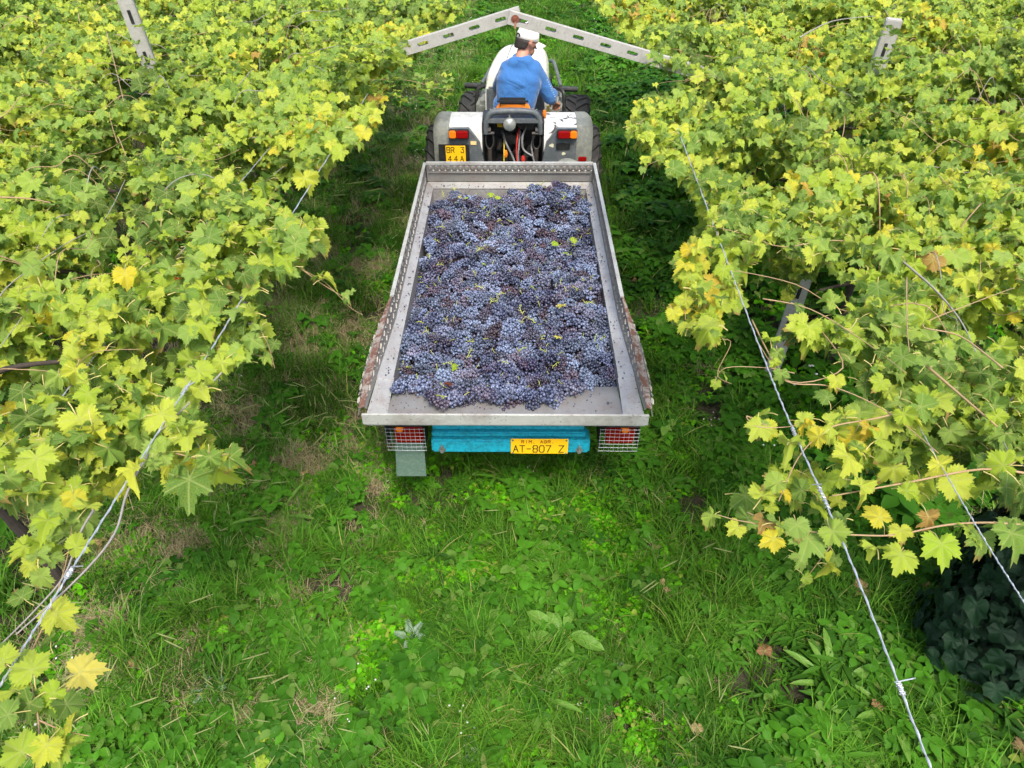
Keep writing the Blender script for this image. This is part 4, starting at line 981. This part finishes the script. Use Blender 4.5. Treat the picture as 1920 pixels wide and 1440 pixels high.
skinned('hair', capsule_mesh(hairseg), M['hair'], man, .007, 1)

# ------------------------------------------------------------------ concrete pergola frame
def slotted(name, label, a, b, w, h, cat, slot=.085, gap=.115, holes=True, n0=.16):
    """slotted concrete member from a to b: w across, h tall face towards -Y"""
    a, b = Vector(a), Vector(b); d = b - a; L = d.length; root = thing(name, label, cat, a)
    ang = -math.atan2(d.z, d.x); mb = MB(); M0 = Euler((0, ang, 0)).to_matrix().to_4x4()
    hh = h * .33
    def bx(x0, x1, z0, z1):
        mb.box(((x0 + x1) / 2, 0, (z0 + z1) / 2), (x1 - x0, w, z1 - z0))
    bx(0, L, h / 2 - hh, h / 2); bx(0, L, -h / 2, -h / 2 + hh)
    x = 0; nx = n0; zz_ = h / 2 - hh
    while nx + slot < L:
        bx(x, nx, -zz_, zz_); 
        for sx, c in ((1, nx), (-1, nx + slot)):        # rounded slot ends
            r = zz_; poly = [(c, -r), (c, r)] + [(c + sx * (r - r * math.sin(t)), r * math.cos(t)) for t in np.linspace(.25, math.pi - .25, 5)]
            mb.prism(poly, -w / 2 + .001, w / 2 - .001, 'Y')
        x = nx + slot; nx = x + gap
    bx(x, L, -zz_, zz_)
    mb.v = [tuple(M0 @ Vector(v)) for v in mb.v]; o = mb.build('beam', M['concrete'], root, smooth=False); return root
YA = 5.63
la = at(975, 27, Y=YA + .045); slotted('pergola_arm', 'left slotted concrete pergola arm, its raised end behind the crossing joint', (-1.35, YA + .045, la.z + .01 - 1.435 * .283), (.085, YA + .045, la.z + .01), .05, .088, 'concrete beam', n0=.1)
ra = slotted('pergola_arm', 'right slotted concrete pergola arm bolted on top of the left one above the tractor', (.0, YA - .012, 2.098), (2.62, YA - .012, 1.405), .05, .088, 'concrete beam', gap=.125, n0=.045 + .02)
mb = MB(); mb.lathe([(-.032, 0), (-.032, .012), (-.026, .014), (-.026, .03), (-.0255, .03)], 12, 'Y', (.048, 0, -.012)); bo = mb.build('bolt', basic('rusty_bolt', (.2, .06, .03), .8, dirt=(.06, .02, .015)), ra)
mb = MB(); mb.box((.05, -.0265, -.048), (.014, .002, .05)); mb.build('rust_streak', basic('rust_streak', (.3, .14, .09), .9), ra)
def post(label, x, y, z1, lean=0., w=.11, rot=0.):
    root = thing('concrete_post', label, 'concrete post', (x, y, 0)); L = z1
    mb = MB(); mb.box((0, 0, L / 2), (w, .07, L), bev=.006)
    for k in range(6): z = L - .2 - k * .28; mb.box((0, -.0345, z), (.022, .012, .09), bev=.002, mi=1)
    mb.build('shaft', [M['concrete'], M['black']], root); root.rotation_euler = (R(3), lean, rot)
    return root
post('leaning slotted concrete post poking out of the leaves in the upper left', -2.62, 5.7, 2.32, R(-3), .1, .3)
post('slotted concrete post poking out of the leaves near the top right', 2.72, 5.7, 2.1, R(2), .11, -.3)
post('short visible length of grey concrete post under the right canopy beside a dark trunk', 1.93, 4.05, 1.3, R(2), .1, -.5)
post('thin grey concrete post showing between leaves by the red crate on the left', -2.0, 4.6, 1.3, R(-9), .06, .4)
post('pale concrete post stub among the leaves on the far left', -3.75, 5.0, 1.8, R(-12), .12, .9)

# ------------------------------------------------------------------ trellis wires
def wire(label, pts_, r=.0021, ties=()):
    root = thing('trellis_wire', label, 'wire', pts_[0]); o = Vector(pts_[0])
    mb = MB(); P = [Vector(p) - o for p in smooth(pts_, 8)]; mb.tube(P, r, 6)
    # second strand twisted round the first
    tw = []
    for i in range(len(P) - 1):
        for k in range(6):
            t = k / 6; q = (i * 6 + k) * .9; tw.append(P[i].lerp(P[i + 1], t) + Vector((math.cos(q) * r * 1.3, 0, math.sin(q) * r * 1.3)))
    mb.tube(tw, r * .55, 5); mb.build('strand', M['wire'], root)
    for t in ties:
        i = int(t * (len(P) - 2)); c = P[i]; mb = MB(); L = random.uniform(.03, .08) if t in ties[:2] else .03
        d = (P[i + 1] - P[i]).normalized(); q = [c + d * L * (k / 40 - .5) + Vector((math.cos(k * 1.1) * .005 * random.uniform(.8, 1.3), 0, math.sin(k * 1.1) * .005)) for k in range(41)]
        mb.tube(q, .0017, 4); e = q[-1]; mb.tube([e, e + Vector((random.uniform(-.02, .03), random.uniform(-.01, .01), .015)), e + Vector((random.uniform(-.03, .04), .01, -.005))], .0016, 4); mb.build('wire_tie', M['wire'], root)
    return root
def pw(px, py, z=1.88): return tuple(at(px, py, z=z))
wire('bright trellis wire along the left canopy edge, running to the lower left corner', [pw(-120, 1470), pw(0, 1285), pw(130, 1075), pw(290, 820), pw(430, 600), pw(530, 430), pw(640, 255), pw(690, 175, 1.8)], ties=(.62, .5, .3))
wire('silver trellis wire along the right canopy edge, running to the bottom of the lane', [pw(1790, 1560), pw(1745, 1440), pw(1590, 1040), pw(1480, 790), pw(1420, 640), pw(1330, 400), pw(1270, 240)], ties=(.5, .42, .25))
wire('short stretch of wire at the lower right edge in front of the ivy', [pw(1990, 1245), pw(1930, 1145), pw(1860, 1035), pw(1780, 900), pw(1700, 760, 1.75), pw(1660, 700, 1.7)], .0015, ties=())
wire('inner trellis wire crossing the leaves in the left canopy', [pw(-80, 980, 1.7), pw(0, 885, 1.7), pw(160, 690, 1.7), pw(300, 520, 1.72), pw(395, 408, 1.74), pw(520, 260, 1.7)], .002, ties=(.7, .85))

# ------------------------------------------------------------------ red harvest crates
def crate(label, x, y, rz, z=0):
    root = thing('harvest_crate', label, 'crate', (x, y, z)); root.rotation_euler = (0, 0, rz)
    w, d, h = .5, .32, .27; mb = MB()
    mb.box((0, 0, .006), (w, d, .012)); mb.box((-w / 2, 0, h / 2), (.008, d, h - .04)); mb.box((w / 2, 0, h / 2), (.008, d, h - .04)); mb.box((0, -d / 2, h / 2), (w, .008, h - .04)); mb.box((0, d / 2, h / 2), (w, .008, h - .04))
    for k in range(9): mb.box((-w / 2 + .03 + k * .055, -d / 2 - .006, h / 2), (.008, .008, h - .05)); mb.box((-w / 2 + .03 + k * .055, d / 2 + .006, h / 2), (.008, .008, h - .05))
    mb.build('shell', M['red_plastic'], root)
    mb = MB(); mb.box((-w / 2, 0, h - .01), (.03, d + .03, .02), bev=.004); mb.box((w / 2, 0, h - .01), (.03, d + .03, .02), bev=.004); mb.box((0, -d / 2, h - .01), (w, .03, .02), bev=.004); mb.box((0, d / 2, h - .01), (w, .03, .02), bev=.004); mb.build('rim', M['red_plastic'], root)
crate('red plastic harvest crate on the ground under the left vines, nearer one', *at(330, 516, z=.2)[:2], .4, ground_z(-2.7, 5)); crate('red plastic harvest crate farther under the left vines, almost hidden by leaves', *at(345, 440, z=.2)[:2], -.3, ground_z(-2.8, 6))
#@@PART4
# ------------------------------------------------------------------ vines
def project(p):
    q = Vector(p) - CAM; s, c = math.sin(TH), math.cos(TH)
    dx = q.x * math.cos(YAW) + q.y * math.sin(YAW); dy = -q.x * math.sin(YAW) + q.y * math.cos(YAW)
    Z = dy * c - q.z * s; v = -(dy * s + q.z * c) / Z; return 960 + dx / Z * F, 720 + v * F, Z
CAN_L = [(-900, -900), (890, -900), (874, -20), (858, 20), (800, 50), (778, 100), (700, 150), (716, 190), (700, 240), (650, 270), (600, 320), (560, 330), (520, 350), (560, 400), (600, 440), (590, 470), (520, 480), (560, 500), (500, 520), (470, 560), (500, 620), (450, 640), (470, 670), (390, 700), (370, 760), (395, 800), (440, 850), (420, 880), (370, 890), (330, 930), (250, 890), (170, 950), (140, 990), (90, 970), (30, 930), (-400, 900)]
CAN_R = [(2900, -900), (1090, -900), (1106, -10), (1160, 45), (1225, 100), (1295, 140), (1260, 180), (1200, 190), (1188, 250), (1225, 290), (1290, 330), (1310, 400), (1320, 440), (1270, 480), (1284, 560), (1270, 600), (1320, 630), (1380, 590), (1440, 640), (1530, 620), (1600, 690), (1650, 740), (1600, 760), (1560, 790), (1540, 850), (1470, 860), (1440, 900), (1360, 950), (1400, 990), (1500, 1010), (1570, 1000), (1580, 900), (1650, 880), (1720, 940), (1790, 960), (1850, 900), (1930, 950), (2500, 1000)]
def canopy_z(x, y):
    a = abs(x); return 1.9 - .16 * max(0, min(a, 2.1) - 1.) + .06 * max(0, a - 2.3) + .10 * nz(x, y, 1.3, 40) + .05 * nz(x, y, 3.1, 8)
where = ['in the near corner of the photo', 'beside the bare strip behind the trailer', 'level with the rear lip of the trailer', 'level with the middle of the trailer', 'level with the front of the trailer',
         'level with the tractor rear wheel', 'level with the tractor hood', 'beyond the tractor', 'at the far end near the top edge']
class Vine:
    def __init__(s, x, y, label): s.x, s.y, s.label = x, y, label; s.leaves = []; s.shoots = []
vines = []
for sg, nm in ((-1, 'left'), (1, 'right')):
    for i, w in enumerate(where): vines.append(Vine(sg * (2.25 + .12 * math.sin(i * 2.3)), 1.2 + i * .95, 'grapevine of the %s row %s' % (nm, w)))
    for i, w in enumerate(('beside the second row trailer end', 'beside the concrete post', 'behind the concrete post', 'in the top corner of the photo')):
        vines.append(Vine(sg * 3.75, 4.0 + i * 1.25, ('outer grapevine at the far %s ' % nm) + ['level with the trailer front', 'just before the tilted post', 'behind the post', 'in the top corner of the photo'][i]))
def owner(x, y):
    return min((v for v in vines if v.x * x > 0), key=lambda v: (v.x - x) ** 2 * .6 + (v.y - y) ** 2)
def leaf_rot(edge=0., side=0., big=False):
    """tilted, roughly facing up and to the light; tip droops outwards"""
    az = math.pi + random.gauss(0, 1.15) if random.random() < .8 else random.random() * 6.283
    m = Matrix.Rotation(az, 3, 'Z') @ Matrix.Rotation(-max(-.3, random.gauss(.5, .38)), 3, 'X') @ Matrix.Rotation(random.gauss(0, .38), 3, 'Y')
    return m.to_euler()
nL = 0
HOLES = [(328, 521, 30, 14), (342, 440, 18, 9), (1475, 210, 55, 22), (1620, 245, 55, 26), (250, 175, 42, 14), (215, 185, 22, 12), (1530, 560, 30, 50), (300, 650, 45, 25), (1840, 250, 30, 18), (110, 150, 30, 14)]
for sg, poly in ((-1, CAN_L), (1, CAN_R)):
    for _ in range(66000):
        x = sg * random.uniform(.3, 5.6); y = random.uniform(.4, 9.6)
        low = random.random(); z = canopy_z(x, y) - .42 * low ** 1.6 + random.uniform(-.05, .05)
        px, py, Z = project((x, y, z))
        if not (-380 < px < 2300 and -420 < py < 1500): continue
        if not inside(poly, px + random.gauss(0, 7), py + random.gauss(0, 7)): continue
        d = .8 + 2.2 * nz(x, y, 1.9, 11) + .8 * nz(x, y, 4.5, 23) - .1
        if sg > 0 and 1380 < px < 1900 and 480 < py < 900: d -= .35
        if y > 7.5: d -= .15
        if any(((px - hx) / ha) ** 2 + ((py - hy) / hb) ** 2 < 1 for hx, hy, ha, hb in HOLES) and random.random() < .88: continue
        if (px < -60 or px > 1980 or py < -60) and random.random() < .55: continue
        if random.random() > d * (1.0 if low < .75 else .8): continue
        s = random.choice((random.uniform(.025, .05), random.uniform(.04, .065), random.uniform(.055, .08), random.uniform(.055, .09)))
        owner(x, y).leaves.append((Z, (x, y, z), leaf_rot(), s, None)); nL += 1
# shoots reaching out over the lane: points in the place, leaves along them
def shoot(pts_, sizes, z=1.86, r=.004, mat='cane', jit=16, drop=0.):
    P = [at(x, y, z=z + (drop * i / max(1, len(pts_) - 1))) for i, (x, y) in enumerate(pts_)]; v = owner(P[0].x, P[0].y); v.shoots.append((P, r * .62, mat))
    L = smooth(P, 8)
    for k, s in enumerate(sizes):
        p = L[int((k + .5) / len(sizes) * (len(L) - 1))]; q = Vector((random.uniform(-1, 1) * s * .8, random.uniform(-1, 1) * s * .8, random.uniform(-.02, .03)))
        v.leaves.append((0, tuple(p + q), leaf_rot(), s, None))
def lone(px, py, s, yaw, z=1.86, tilt=(.2, 0), var=None):
    p = at(px, py, z=z); v = owner(p.x, p.y); m = Euler((tilt[0], tilt[1], 0)).to_matrix() @ Matrix.Rotation(yaw, 3, 'Z'); v.leaves.append((0, tuple(p), m.to_euler(), s, var))
shoot([(690, 150), (760, 150), (820, 165), (852, 168)], [.05, .055, .05, .045, .04, .05, .03])
shoot([(560, 500), (600, 530), (650, 560)], [.055, .05, .06, .045])
shoot([(540, 470), (560, 500), (610, 530), (655, 575), (680, 590)], [.03, .022], r=.003)
shoot([(470, 600), (500, 640), (515, 690)], [.05, .04, .035], r=.003)
shoot([(390, 690), (440, 680), (470, 660)], [.05, .055], mat='cane_grey', r=.005)
shoot([(30, 1280), (60, 1220), (100, 1130), (125, 1050), (135, 985)], [.06, .05, .055, .05], r=.004, z=1.8)
shoot([(-30, 1300), (20, 1240), (60, 1190)], [.05], r=.003, z=1.8)
shoot([(75, 1420), (72, 1350), (62, 1300), (55, 1260)], [.045, .05, .055, .05], z=1.9, r=.004); shoot([(72, 1350), (120, 1370), (168, 1380)], [.05, .045], z=1.9, r=.0035)
lone(150, 1260, .058, -1.3, 1.9, var=1); lone(100, 1300, .048, 2.6, 1.9, var=2); lone(15, 1340, .048, 1.9, 1.92); lone(60, 1255, .06, .5, 1.92); lone(40, 1410, .055, 1.2, 1.93); lone(120, 1395, .055, 2.9, 1.9); lone(5, 1240, .05, 1., 1.9)
lone(105, 1150, .065, -2.2, 1.82, (.5, .2)); lone(85, 1010, .055, .4, 1.6, (.7, .3)); lone(60, 1060, .05, 2.1, 1.6, (.6, .3)); lone(40, 1120, .045, 1., 1.75); lone(355, 900, .10, 3.3, 1.84, (.25, .1)); lone(300, 850, .085, 2., 1.86); lone(430, 860, .06, -1.8, 1.84)
shoot([(330, 850), (380, 860), (430, 850)], [.06, .055, .045]); shoot([(180, 950), (150, 1000), (120, 1080), (60, 1150), (0, 1210)], [], mat='cane_grey', z=1.8, r=.006)
shoot([(290, 830), (240, 920), (215, 1000), (150, 1080), (30, 1190)], [], mat='cane_grey', z=1.86, r=.007); shoot([(455, 655), (400, 715), (340, 770), (290, 820)], [], mat='cane_grey', z=1.87, r=.006)
# right side
shoot([(1540, 620), (1580, 690), (1480, 715), (1420, 640)], [.05, .045, .04], r=.0045); shoot([(1410, 600), (1440, 660), (1475, 715), (1560, 725), (1660, 770), (1760, 850)], [.05, .04, .045, .05], r=.005)
shoot([(1490, 700), (1440, 690), (1360, 690), (1340, 720)], [.03, .03], r=.003); shoot([(1700, 770), (1640, 785), (1560, 800), (1520, 830), (1490, 870), (1460, 940)], [.045, .05, .055, .05, .06, .05], r=.005)
shoot([(1440, 800), (1400, 780), (1420, 800), (1480, 800), (1500, 790)], [.05, .055, .05, .045]); lone(1425, 800, .062, 2.4); lone(1505, 790, .055, -2.); lone(1550, 745, .05, .5)
shoot([(1930, 985), (1850, 980), (1770, 985), (1680, 1003), (1600, 1003), (1560, 1000), (1470, 990), (1400, 960)], [.055, .06, .06, .05, .045, .055, .06, .055, .05, .05], r=.0055)
lone(1765, 1020, .07, 3.0, 1.88, (.25, -.1), 2); lone(1690, 1040, .06, 2.6, 1.86); lone(1895, 1000, .07, 3.3, 1.9); lone(1840, 1010, .055, 2.8); lone(1650, 970, .055, .4); lone(1515, 1010, .07, 2.7, 1.85); lone(1450, 1010, .05, 2.)
shoot([(1560, 1020), (1530, 1060), (1500, 1100)], [.05, .055, .05, .045], z=1.5, r=.003); shoot([(1440, 985), (1380, 975), (1345, 965)], [.045, .04, .04], r=.003)
shoot([(1320, 640), (1370, 640), (1345, 700), (1372, 720)], [.04, .03], r=.003, z=1.75); shoot([(1340, 580), (1290, 560), (1285, 600)], [.055, .05, .05]); shoot([(1700, 520), (1700, 600), (1705, 660)], [], r=.0045, z=2.0); shoot([(1680, 480), (1750, 540), (1800, 600), (1830, 660)], [.04], mat='cane_grey', r=.008, z=1.8)
shoot([(1430, 560), (1520, 580), (1620, 640), (1700, 700)], [.04, .04], r=.004, z=1.95); shoot([(1940, 890), (1840, 880), (1700, 905), (1560, 930)], [.06, .055, .06, .05, .055], r=.007); shoot([(1880, 690), (1800, 630), (1730, 610), (1820, 570), (1900, 540)], [.04], r=.005, z=1.95)
shoot([(1730, 680), (1800, 740), (1870, 800)], [.05, .05], mat='cane', r=.008, z=1.93); shoot([(1240, 300), (1215, 310), (1205, 335)], [.04, .035, .03], r=.002)
shoot([(1250, 190), (1200, 230), (1190, 250)], [.05, .05, .05]); shoot([(1290, 150), (1230, 160), (1260, 200)], [.03], r=.002)
shoot([(200, 60), (215, 120), (232, 190)], [], z=2.05, r=.006); shoot([(1660, 20), (1680, 60), (1690, 110)], [], z=2.05, r=.006)
shoot([(1500, 70), (1560, 40), (1640, 30)], [], z=2.0, r=.009, mat='cane_grey'); shoot([(0, 370), (50, 372), (95, 380)], [], z=2.0, r=.007)
for q in range(46): lone(random.uniform(560, 765), random.uniform(78, 128) + max(0, 0), random.uniform(.05, .075), math.pi + random.gauss(0, .8), random.uniform(1.98, 2.12), (random.uniform(-.7, -.1), random.uniform(-.3, .3)))
for q in range(40): lone(random.uniform(700, 845), random.uniform(140, 190), random.uniform(.035, .06), math.pi + random.gauss(0, 1.), random.uniform(1.8, 1.9), (random.uniform(-.7, .2), random.uniform(-.4, .4)))
for q in range(12): lone(random.uniform(40, 125), random.uniform(950, 1050), random.uniform(.04, .06), math.pi + random.gauss(0, 1.), random.uniform(1.7, 1.85), (random.uniform(-.7, .2), random.uniform(-.4, .4)))
for q in range(44): lone(random.choice((random.uniform(235, 330), random.uniform(1620, 1700))), random.uniform(45, 140), random.uniform(.05, .075), math.pi + random.gauss(0, .8), random.uniform(2.0, 2.15), (random.uniform(-.7, -.1), random.uniform(-.3, .3)))
print('leaves', nL, len(vines))

LMATS = {1: 'load_yellow', 2: 'load_green'}
SPEC = {k: leaf_mesh('vine_leaf', [M[m], M['petiole']], curl=1.2, k=52) for k, m in LMATS.items()}
def vine_cane(mb_pts, r, mat, root): 
    mb = MB(); P = smooth(mb_pts, 5); n = len(P); mb.tube(P, [r * (1 - .6 * i / n) for i in range(n)], 6); mb.build('cane', M[mat], root, angle=0)
for v in vines:
    root = thing('grapevine', v.label, 'grapevine', (v.x, v.y, 0)); o = Vector((v.x, v.y, 0)); hz = canopy_z(v.x, v.y) - .3
    P = [Vector((0, 0, -.05)), Vector((.02, .03, .35)), Vector((-.02, .02, .8)), Vector((random.uniform(-.06, .06), 0, hz - .15)), Vector((math.copysign(.12, -v.x), 0, hz))]
    mb = MB(); P = smooth(P, 6); mb.tube(P, [.027 * (1.15 - .5 * i / len(P)) * random.uniform(.85, 1.15) for i in range(len(P))], 9); mb.build('trunk', M['bark'], root)
    hp = P[-1]
    for k in range(2):     # permanent arms
        e = hp + Vector((-math.copysign(.5, v.x) * (1 - k * 1.6), random.uniform(-.25, .25), .12)); vine_cane([hp, hp.lerp(e, .5) + Vector((0, 0, .05)), e], .016, 'bark', root)
    for k in range(6):
        a = random.random() * 6.283; L = random.uniform(.6, 1.25); pts_ = [hp + Vector((math.cos(a) * .15, math.sin(a) * .15, 0))]; ok = True
        for j in range(1, 6):
            a += random.uniform(-.35, .35); q = pts_[-1] + Vector((math.cos(a), math.sin(a), 0)) * L / 5; q.z = canopy_z(q.x + v.x, q.y + v.y) - random.uniform(-.06, .12)
            px, py, Z = project(q + o)
            if not inside(CAN_L if v.x < 0 else CAN_R, px, py): break
            pts_.append(q)
        if len(pts_) > 2: vine_cane(pts_, random.uniform(.0022, .0038), random.choice(('cane', 'cane', 'cane_grey')), root)
    for P_, r, mat in v.shoots: vine_cane([p - o for p in P_], r, mat, root)
    v.leaves.sort(key=lambda t: t[0])
    vis = [l for l in v.leaves if -40 < project(l[1])[0] < 1960 and -40 < project(l[1])[1] < 1480]; vis.sort(key=lambda t: t[0] - 2.0 * (t[1][2] - canopy_z(t[1][0], t[1][1])))
    first = vis[:270]; ids = set(map(id, first)); rest_ = [l for l in v.leaves if id(l) not in ids]
    for Z, p, r, s, var in first:
        me = SPEC[var] if var else random.choice(VLEAF if p[1] < 4.5 else VLEAF_LOW); put('leaf', me, root, (p[0] - v.x, p[1] - v.y, p[2]), r, s)
    if rest_:
        f = scatter('foliage', VCOL, [(p[0] - v.x, p[1] - v.y, p[2]) for _, p, *_ in rest_], [tuple(l[2]) for l in rest_], [l[3] for l in rest_], [random.randrange(8) for _ in rest_], root)

# ------------------------------------------------------------------ ivy clad stump at the lower right
IV = [leaf_mesh('ivy_leaf', [M['ivy'], M['ivy']], 'ivy', k=26, curl=.8, petiole=.5) for _ in range(6)]
iv = thing('ivy_bush', 'very dark green ivy bush at the lower right edge', 'ivy', (2.36, 1.86, 0))
mb = MB(); mb.tube([(0, 0, 0), (.02, .02, .5), (0, 0, 1.15)], [.08, .07, .05], 9); mb.build('trunk', M['bark'], iv)
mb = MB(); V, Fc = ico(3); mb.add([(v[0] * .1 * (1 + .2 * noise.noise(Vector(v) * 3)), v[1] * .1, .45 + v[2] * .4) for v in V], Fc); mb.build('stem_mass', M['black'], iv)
for i in range(300):
    a = random.random() * 6.283; zz_ = random.uniform(.05, 1.22); rr = .29 * math.sin(min(1, (1.3 - zz_) / .5) * 1.57) * random.uniform(.7, 1.1) + .02
    up = max(.0, (zz_ - .8) / .5); tilt = R(75 - 55 * up) + random.uniform(-.25, .25)
    m = Matrix.Rotation(a, 3, 'Z') @ Matrix.Rotation(tilt, 3, 'Y') @ Matrix.Rotation(R(-90) + random.uniform(-.5, .5), 3, 'Z')
    put('leaf', random.choice(IV), iv, (rr * math.cos(a), rr * math.sin(a), zz_), m.to_euler(), random.uniform(.06, .105))
ICOL = hidden_collection('ivy_set', IV); ip_, ir_, is_ = [], [], []
for i in range(900):
    a = random.random() * 6.283; zz_ = random.uniform(.02, 1.2); rr = .26 * math.sin(min(1, (1.3 - zz_) / .5) * 1.57) * random.uniform(.35, 1.0) + .02
    m = Matrix.Rotation(a, 3, 'Z') @ Matrix.Rotation(R(60) - R(45) * max(0, (zz_ - .8) / .5) + random.uniform(-.4, .4), 3, 'Y') @ Matrix.Rotation(R(-90) + random.uniform(-.6, .6), 3, 'Z')
    ip_.append((rr * math.cos(a), rr * math.sin(a), zz_)); ir_.append(tuple(m.to_euler())); is_.append(random.uniform(.05, .09))
scatter('inner_leaves', ICOL, ip_, ir_, is_, [random.randrange(6) for _ in ip_], iv)
# ------------------------------------------------------------------ single plants of the lane
def rosette(name, label, cat, px, py, mat, n, L, asp, up, z=.04):
    p = at(px, py, z=.05); root = thing(name, label, cat, (p.x, p.y, ground_z(p.x, p.y)))
    for i in range(n):
        mb = MB(); b = 6.283 * i / n + random.uniform(-.6, .6); l = L * random.uniform(.5, 1.15); st = l * .35; d = Vector((math.cos(b), math.sin(b), 0)); sd_ = Vector((-d.y, d.x, 0)); zt = z + l * up * random.uniform(.5, 1.2)
        vs = []; uvs = []
        for t, q in ((0, .06), (.12, .55), (.3, .9), (.5, 1.), (.7, .85), (.88, .5), (1, .05)):
            c = d * (st + l * t) + Vector((0, 0, z + (zt - z) * (t + .3) - .25 * l * t * t)); w = l * asp * q / 2; k = .1 * w * math.sin(t * 14)
            for j, s_ in ((-1, -1), (-.5, -.5), (0, 0), (.5, .5), (1, 1)): vs.append(c + sd_ * w * s_ + Vector((0, 0, abs(s_) * w * .35 + k * s_))); uvs.append((.5 + s_ * .3 * q, .5 + (t - .5) * .9))
        fs = [(r_ * 5 + c_, r_ * 5 + c_ + 1, (r_ + 1) * 5 + c_ + 1, (r_ + 1) * 5 + c_) for r_ in range(6) for c_ in range(4)]
        mb.add(vs, fs, 0); n0 = len(vs); mb.tube([(0, 0, 0), d * st * .5 + Vector((0, 0, z * .8)), vs[2]], .003, 5, 1, False); me = mb.mesh('leaf', [mat, M['petiole']], True, fix=False); u = me.uv_layers.new(name='UVMap'); li = np.zeros(len(me.loops), dtype=np.int32); me.loops.foreach_get('vertex_index', li)
        u.data.foreach_set('uv', np.array(uvs + [(.5, .5)] * (len(mb.v) - n0), dtype=np.float32)[li].ravel()); put('leaf', me, root)
rosette('dock_plant', 'dock plant with eight broad bright green leaves in the middle of the foreground', 'plant', 1055, 1195, M['dock'], 8, .15, .45, .4, .068)
rosette('plantain', 'narrow leaved green rosette just below the broad leaved dock plant', 'plant', 1000, 1300, M['dock'], 9, .17, .16, .5)
rosette('dandelion', 'long leaved green rosette at the lower right, left of the silver wire', 'plant', 1660, 1340, M['dock'], 10, .19, .2, .5)
rosette('dandelion', 'broad tuft of long leaves left of the lane behind the left shoot', 'plant', 520, 965, M['dock'], 9, .2, .14, .6)
rosette('plantain', 'pointed green rosette at the right of the silver wire, lower part', 'plant', 1560, 1290, M['dock'], 9, .17, .2, .5)
def mugwort(label, px, py, s):
    p = at(px, py, z=.06); root = thing('mugwort', label, 'plant', (p.x, p.y, ground_z(p.x, p.y)))
    for i in range(6):
        b = 6.283 * i / 6 + random.uniform(-.4, .4); mb = MB(); d = Vector((math.cos(b), math.sin(b), .5)).normalized(); base = Vector((0, 0, .05)); mb.tube([base, base + d * s], [.003, .0015], 4)
        for k in range(7):
            t = .25 + .75 * k / 7
            for sg in (-1, 1):
                e = base + d * s * t; q = (d + Vector((-d.y, d.x, 0)) * sg * 1.0).normalized(); L = s * .42 * (1.1 - t * .7); w = Vector((-q.y, q.x, 0)).normalized() * L * .16; mb.add([e, e + q * L * .5 + w, e + q * L, e + q * L * .5 - w], [(0, 1, 2, 3)])
        mb.build('frond', M['silver'], root, angle=0)
for a in (('silvery lobed mugwort sprig left of the dock plant', 770, 1195, .09), ('smaller silvery mugwort sprig below the first one', 805, 1290, .07), ('silvery mugwort sprig at the lower left of the lane', 395, 1300, .09),
          ('pale mugwort sprig at the bottom edge of the lane', 870, 1410, .07), ('pale silvery sprig just left of the broad dock leaves', 965, 1205, .07), ('faint silvery sprig right of the broad dock leaves', 1150, 1245, .06)): mugwort(*a)
# grass umbel
def dry_leaf(label, px, py, s, m='dead_leaf', curl=2.2):
    p = at(px, py, z=.07); o = put('fallen_leaf', leaf_mesh('leaf', [M[m], M['petiole']], curl=curl, petiole=.5), None, (p.x, p.y, ground_z(p.x, p.y) + .095), (random.uniform(-.3, .3), random.uniform(-.3, .3), random.random() * 6), s); tag(o, label, 'leaf')
for a in (('large beige fallen vine leaf at the lower right of the lane', 1497, 1395, .065), ('small tan curled leaf at the bottom, left of the large beige one', 1306, 1368, .04), ('brown fallen leaf close to the silver wire, lower right', 1635, 1335, .04), ('orange brown fallen leaf under the right canopy tip', 1608, 1120, .07),
          ('pale fallen leaf in the bottom right corner', 1900, 1415, .06), ('reddish fallen leaf among weeds right of the lane', 1250, 1110, .03), ('second reddish leaf close beside the weeds right of the lane', 1240, 1095, .028), ('brown fallen leaf in the grass left of the trailer lip', 573, 890, .035),
          ('reddish brown leaf on weeds far left of the trailer light', 475, 875, .035), ('tan curled leaf near the left vine edge', 455, 935, .035), ('dark brown leaf lying on the bare patch at the lower left', 260, 1258, .045), ('orange fallen leaf in the grass right of the trailer', 1190, 530, .03),
          ('brown leaf under the left canopy tip', 200, 1030, .05), ('dull brown leaf in shade, lower right weeds', 1430, 1230, .06), ('small brown leaf left of the silver wire near the ivy', 1720, 1110, .05), ('rust brown leaf right of the tractor front wheel', 1160, 190, .05)): dry_leaf(*a)
dry_leaf('fresh pale green vine leaf lying at the bottom edge of the grass', 495, 1385, .045, 'load_green', 1.2); dry_leaf('yellow green vine leaf half cut by the bottom edge', 495, 1432, .05, 'load_green', 1.)
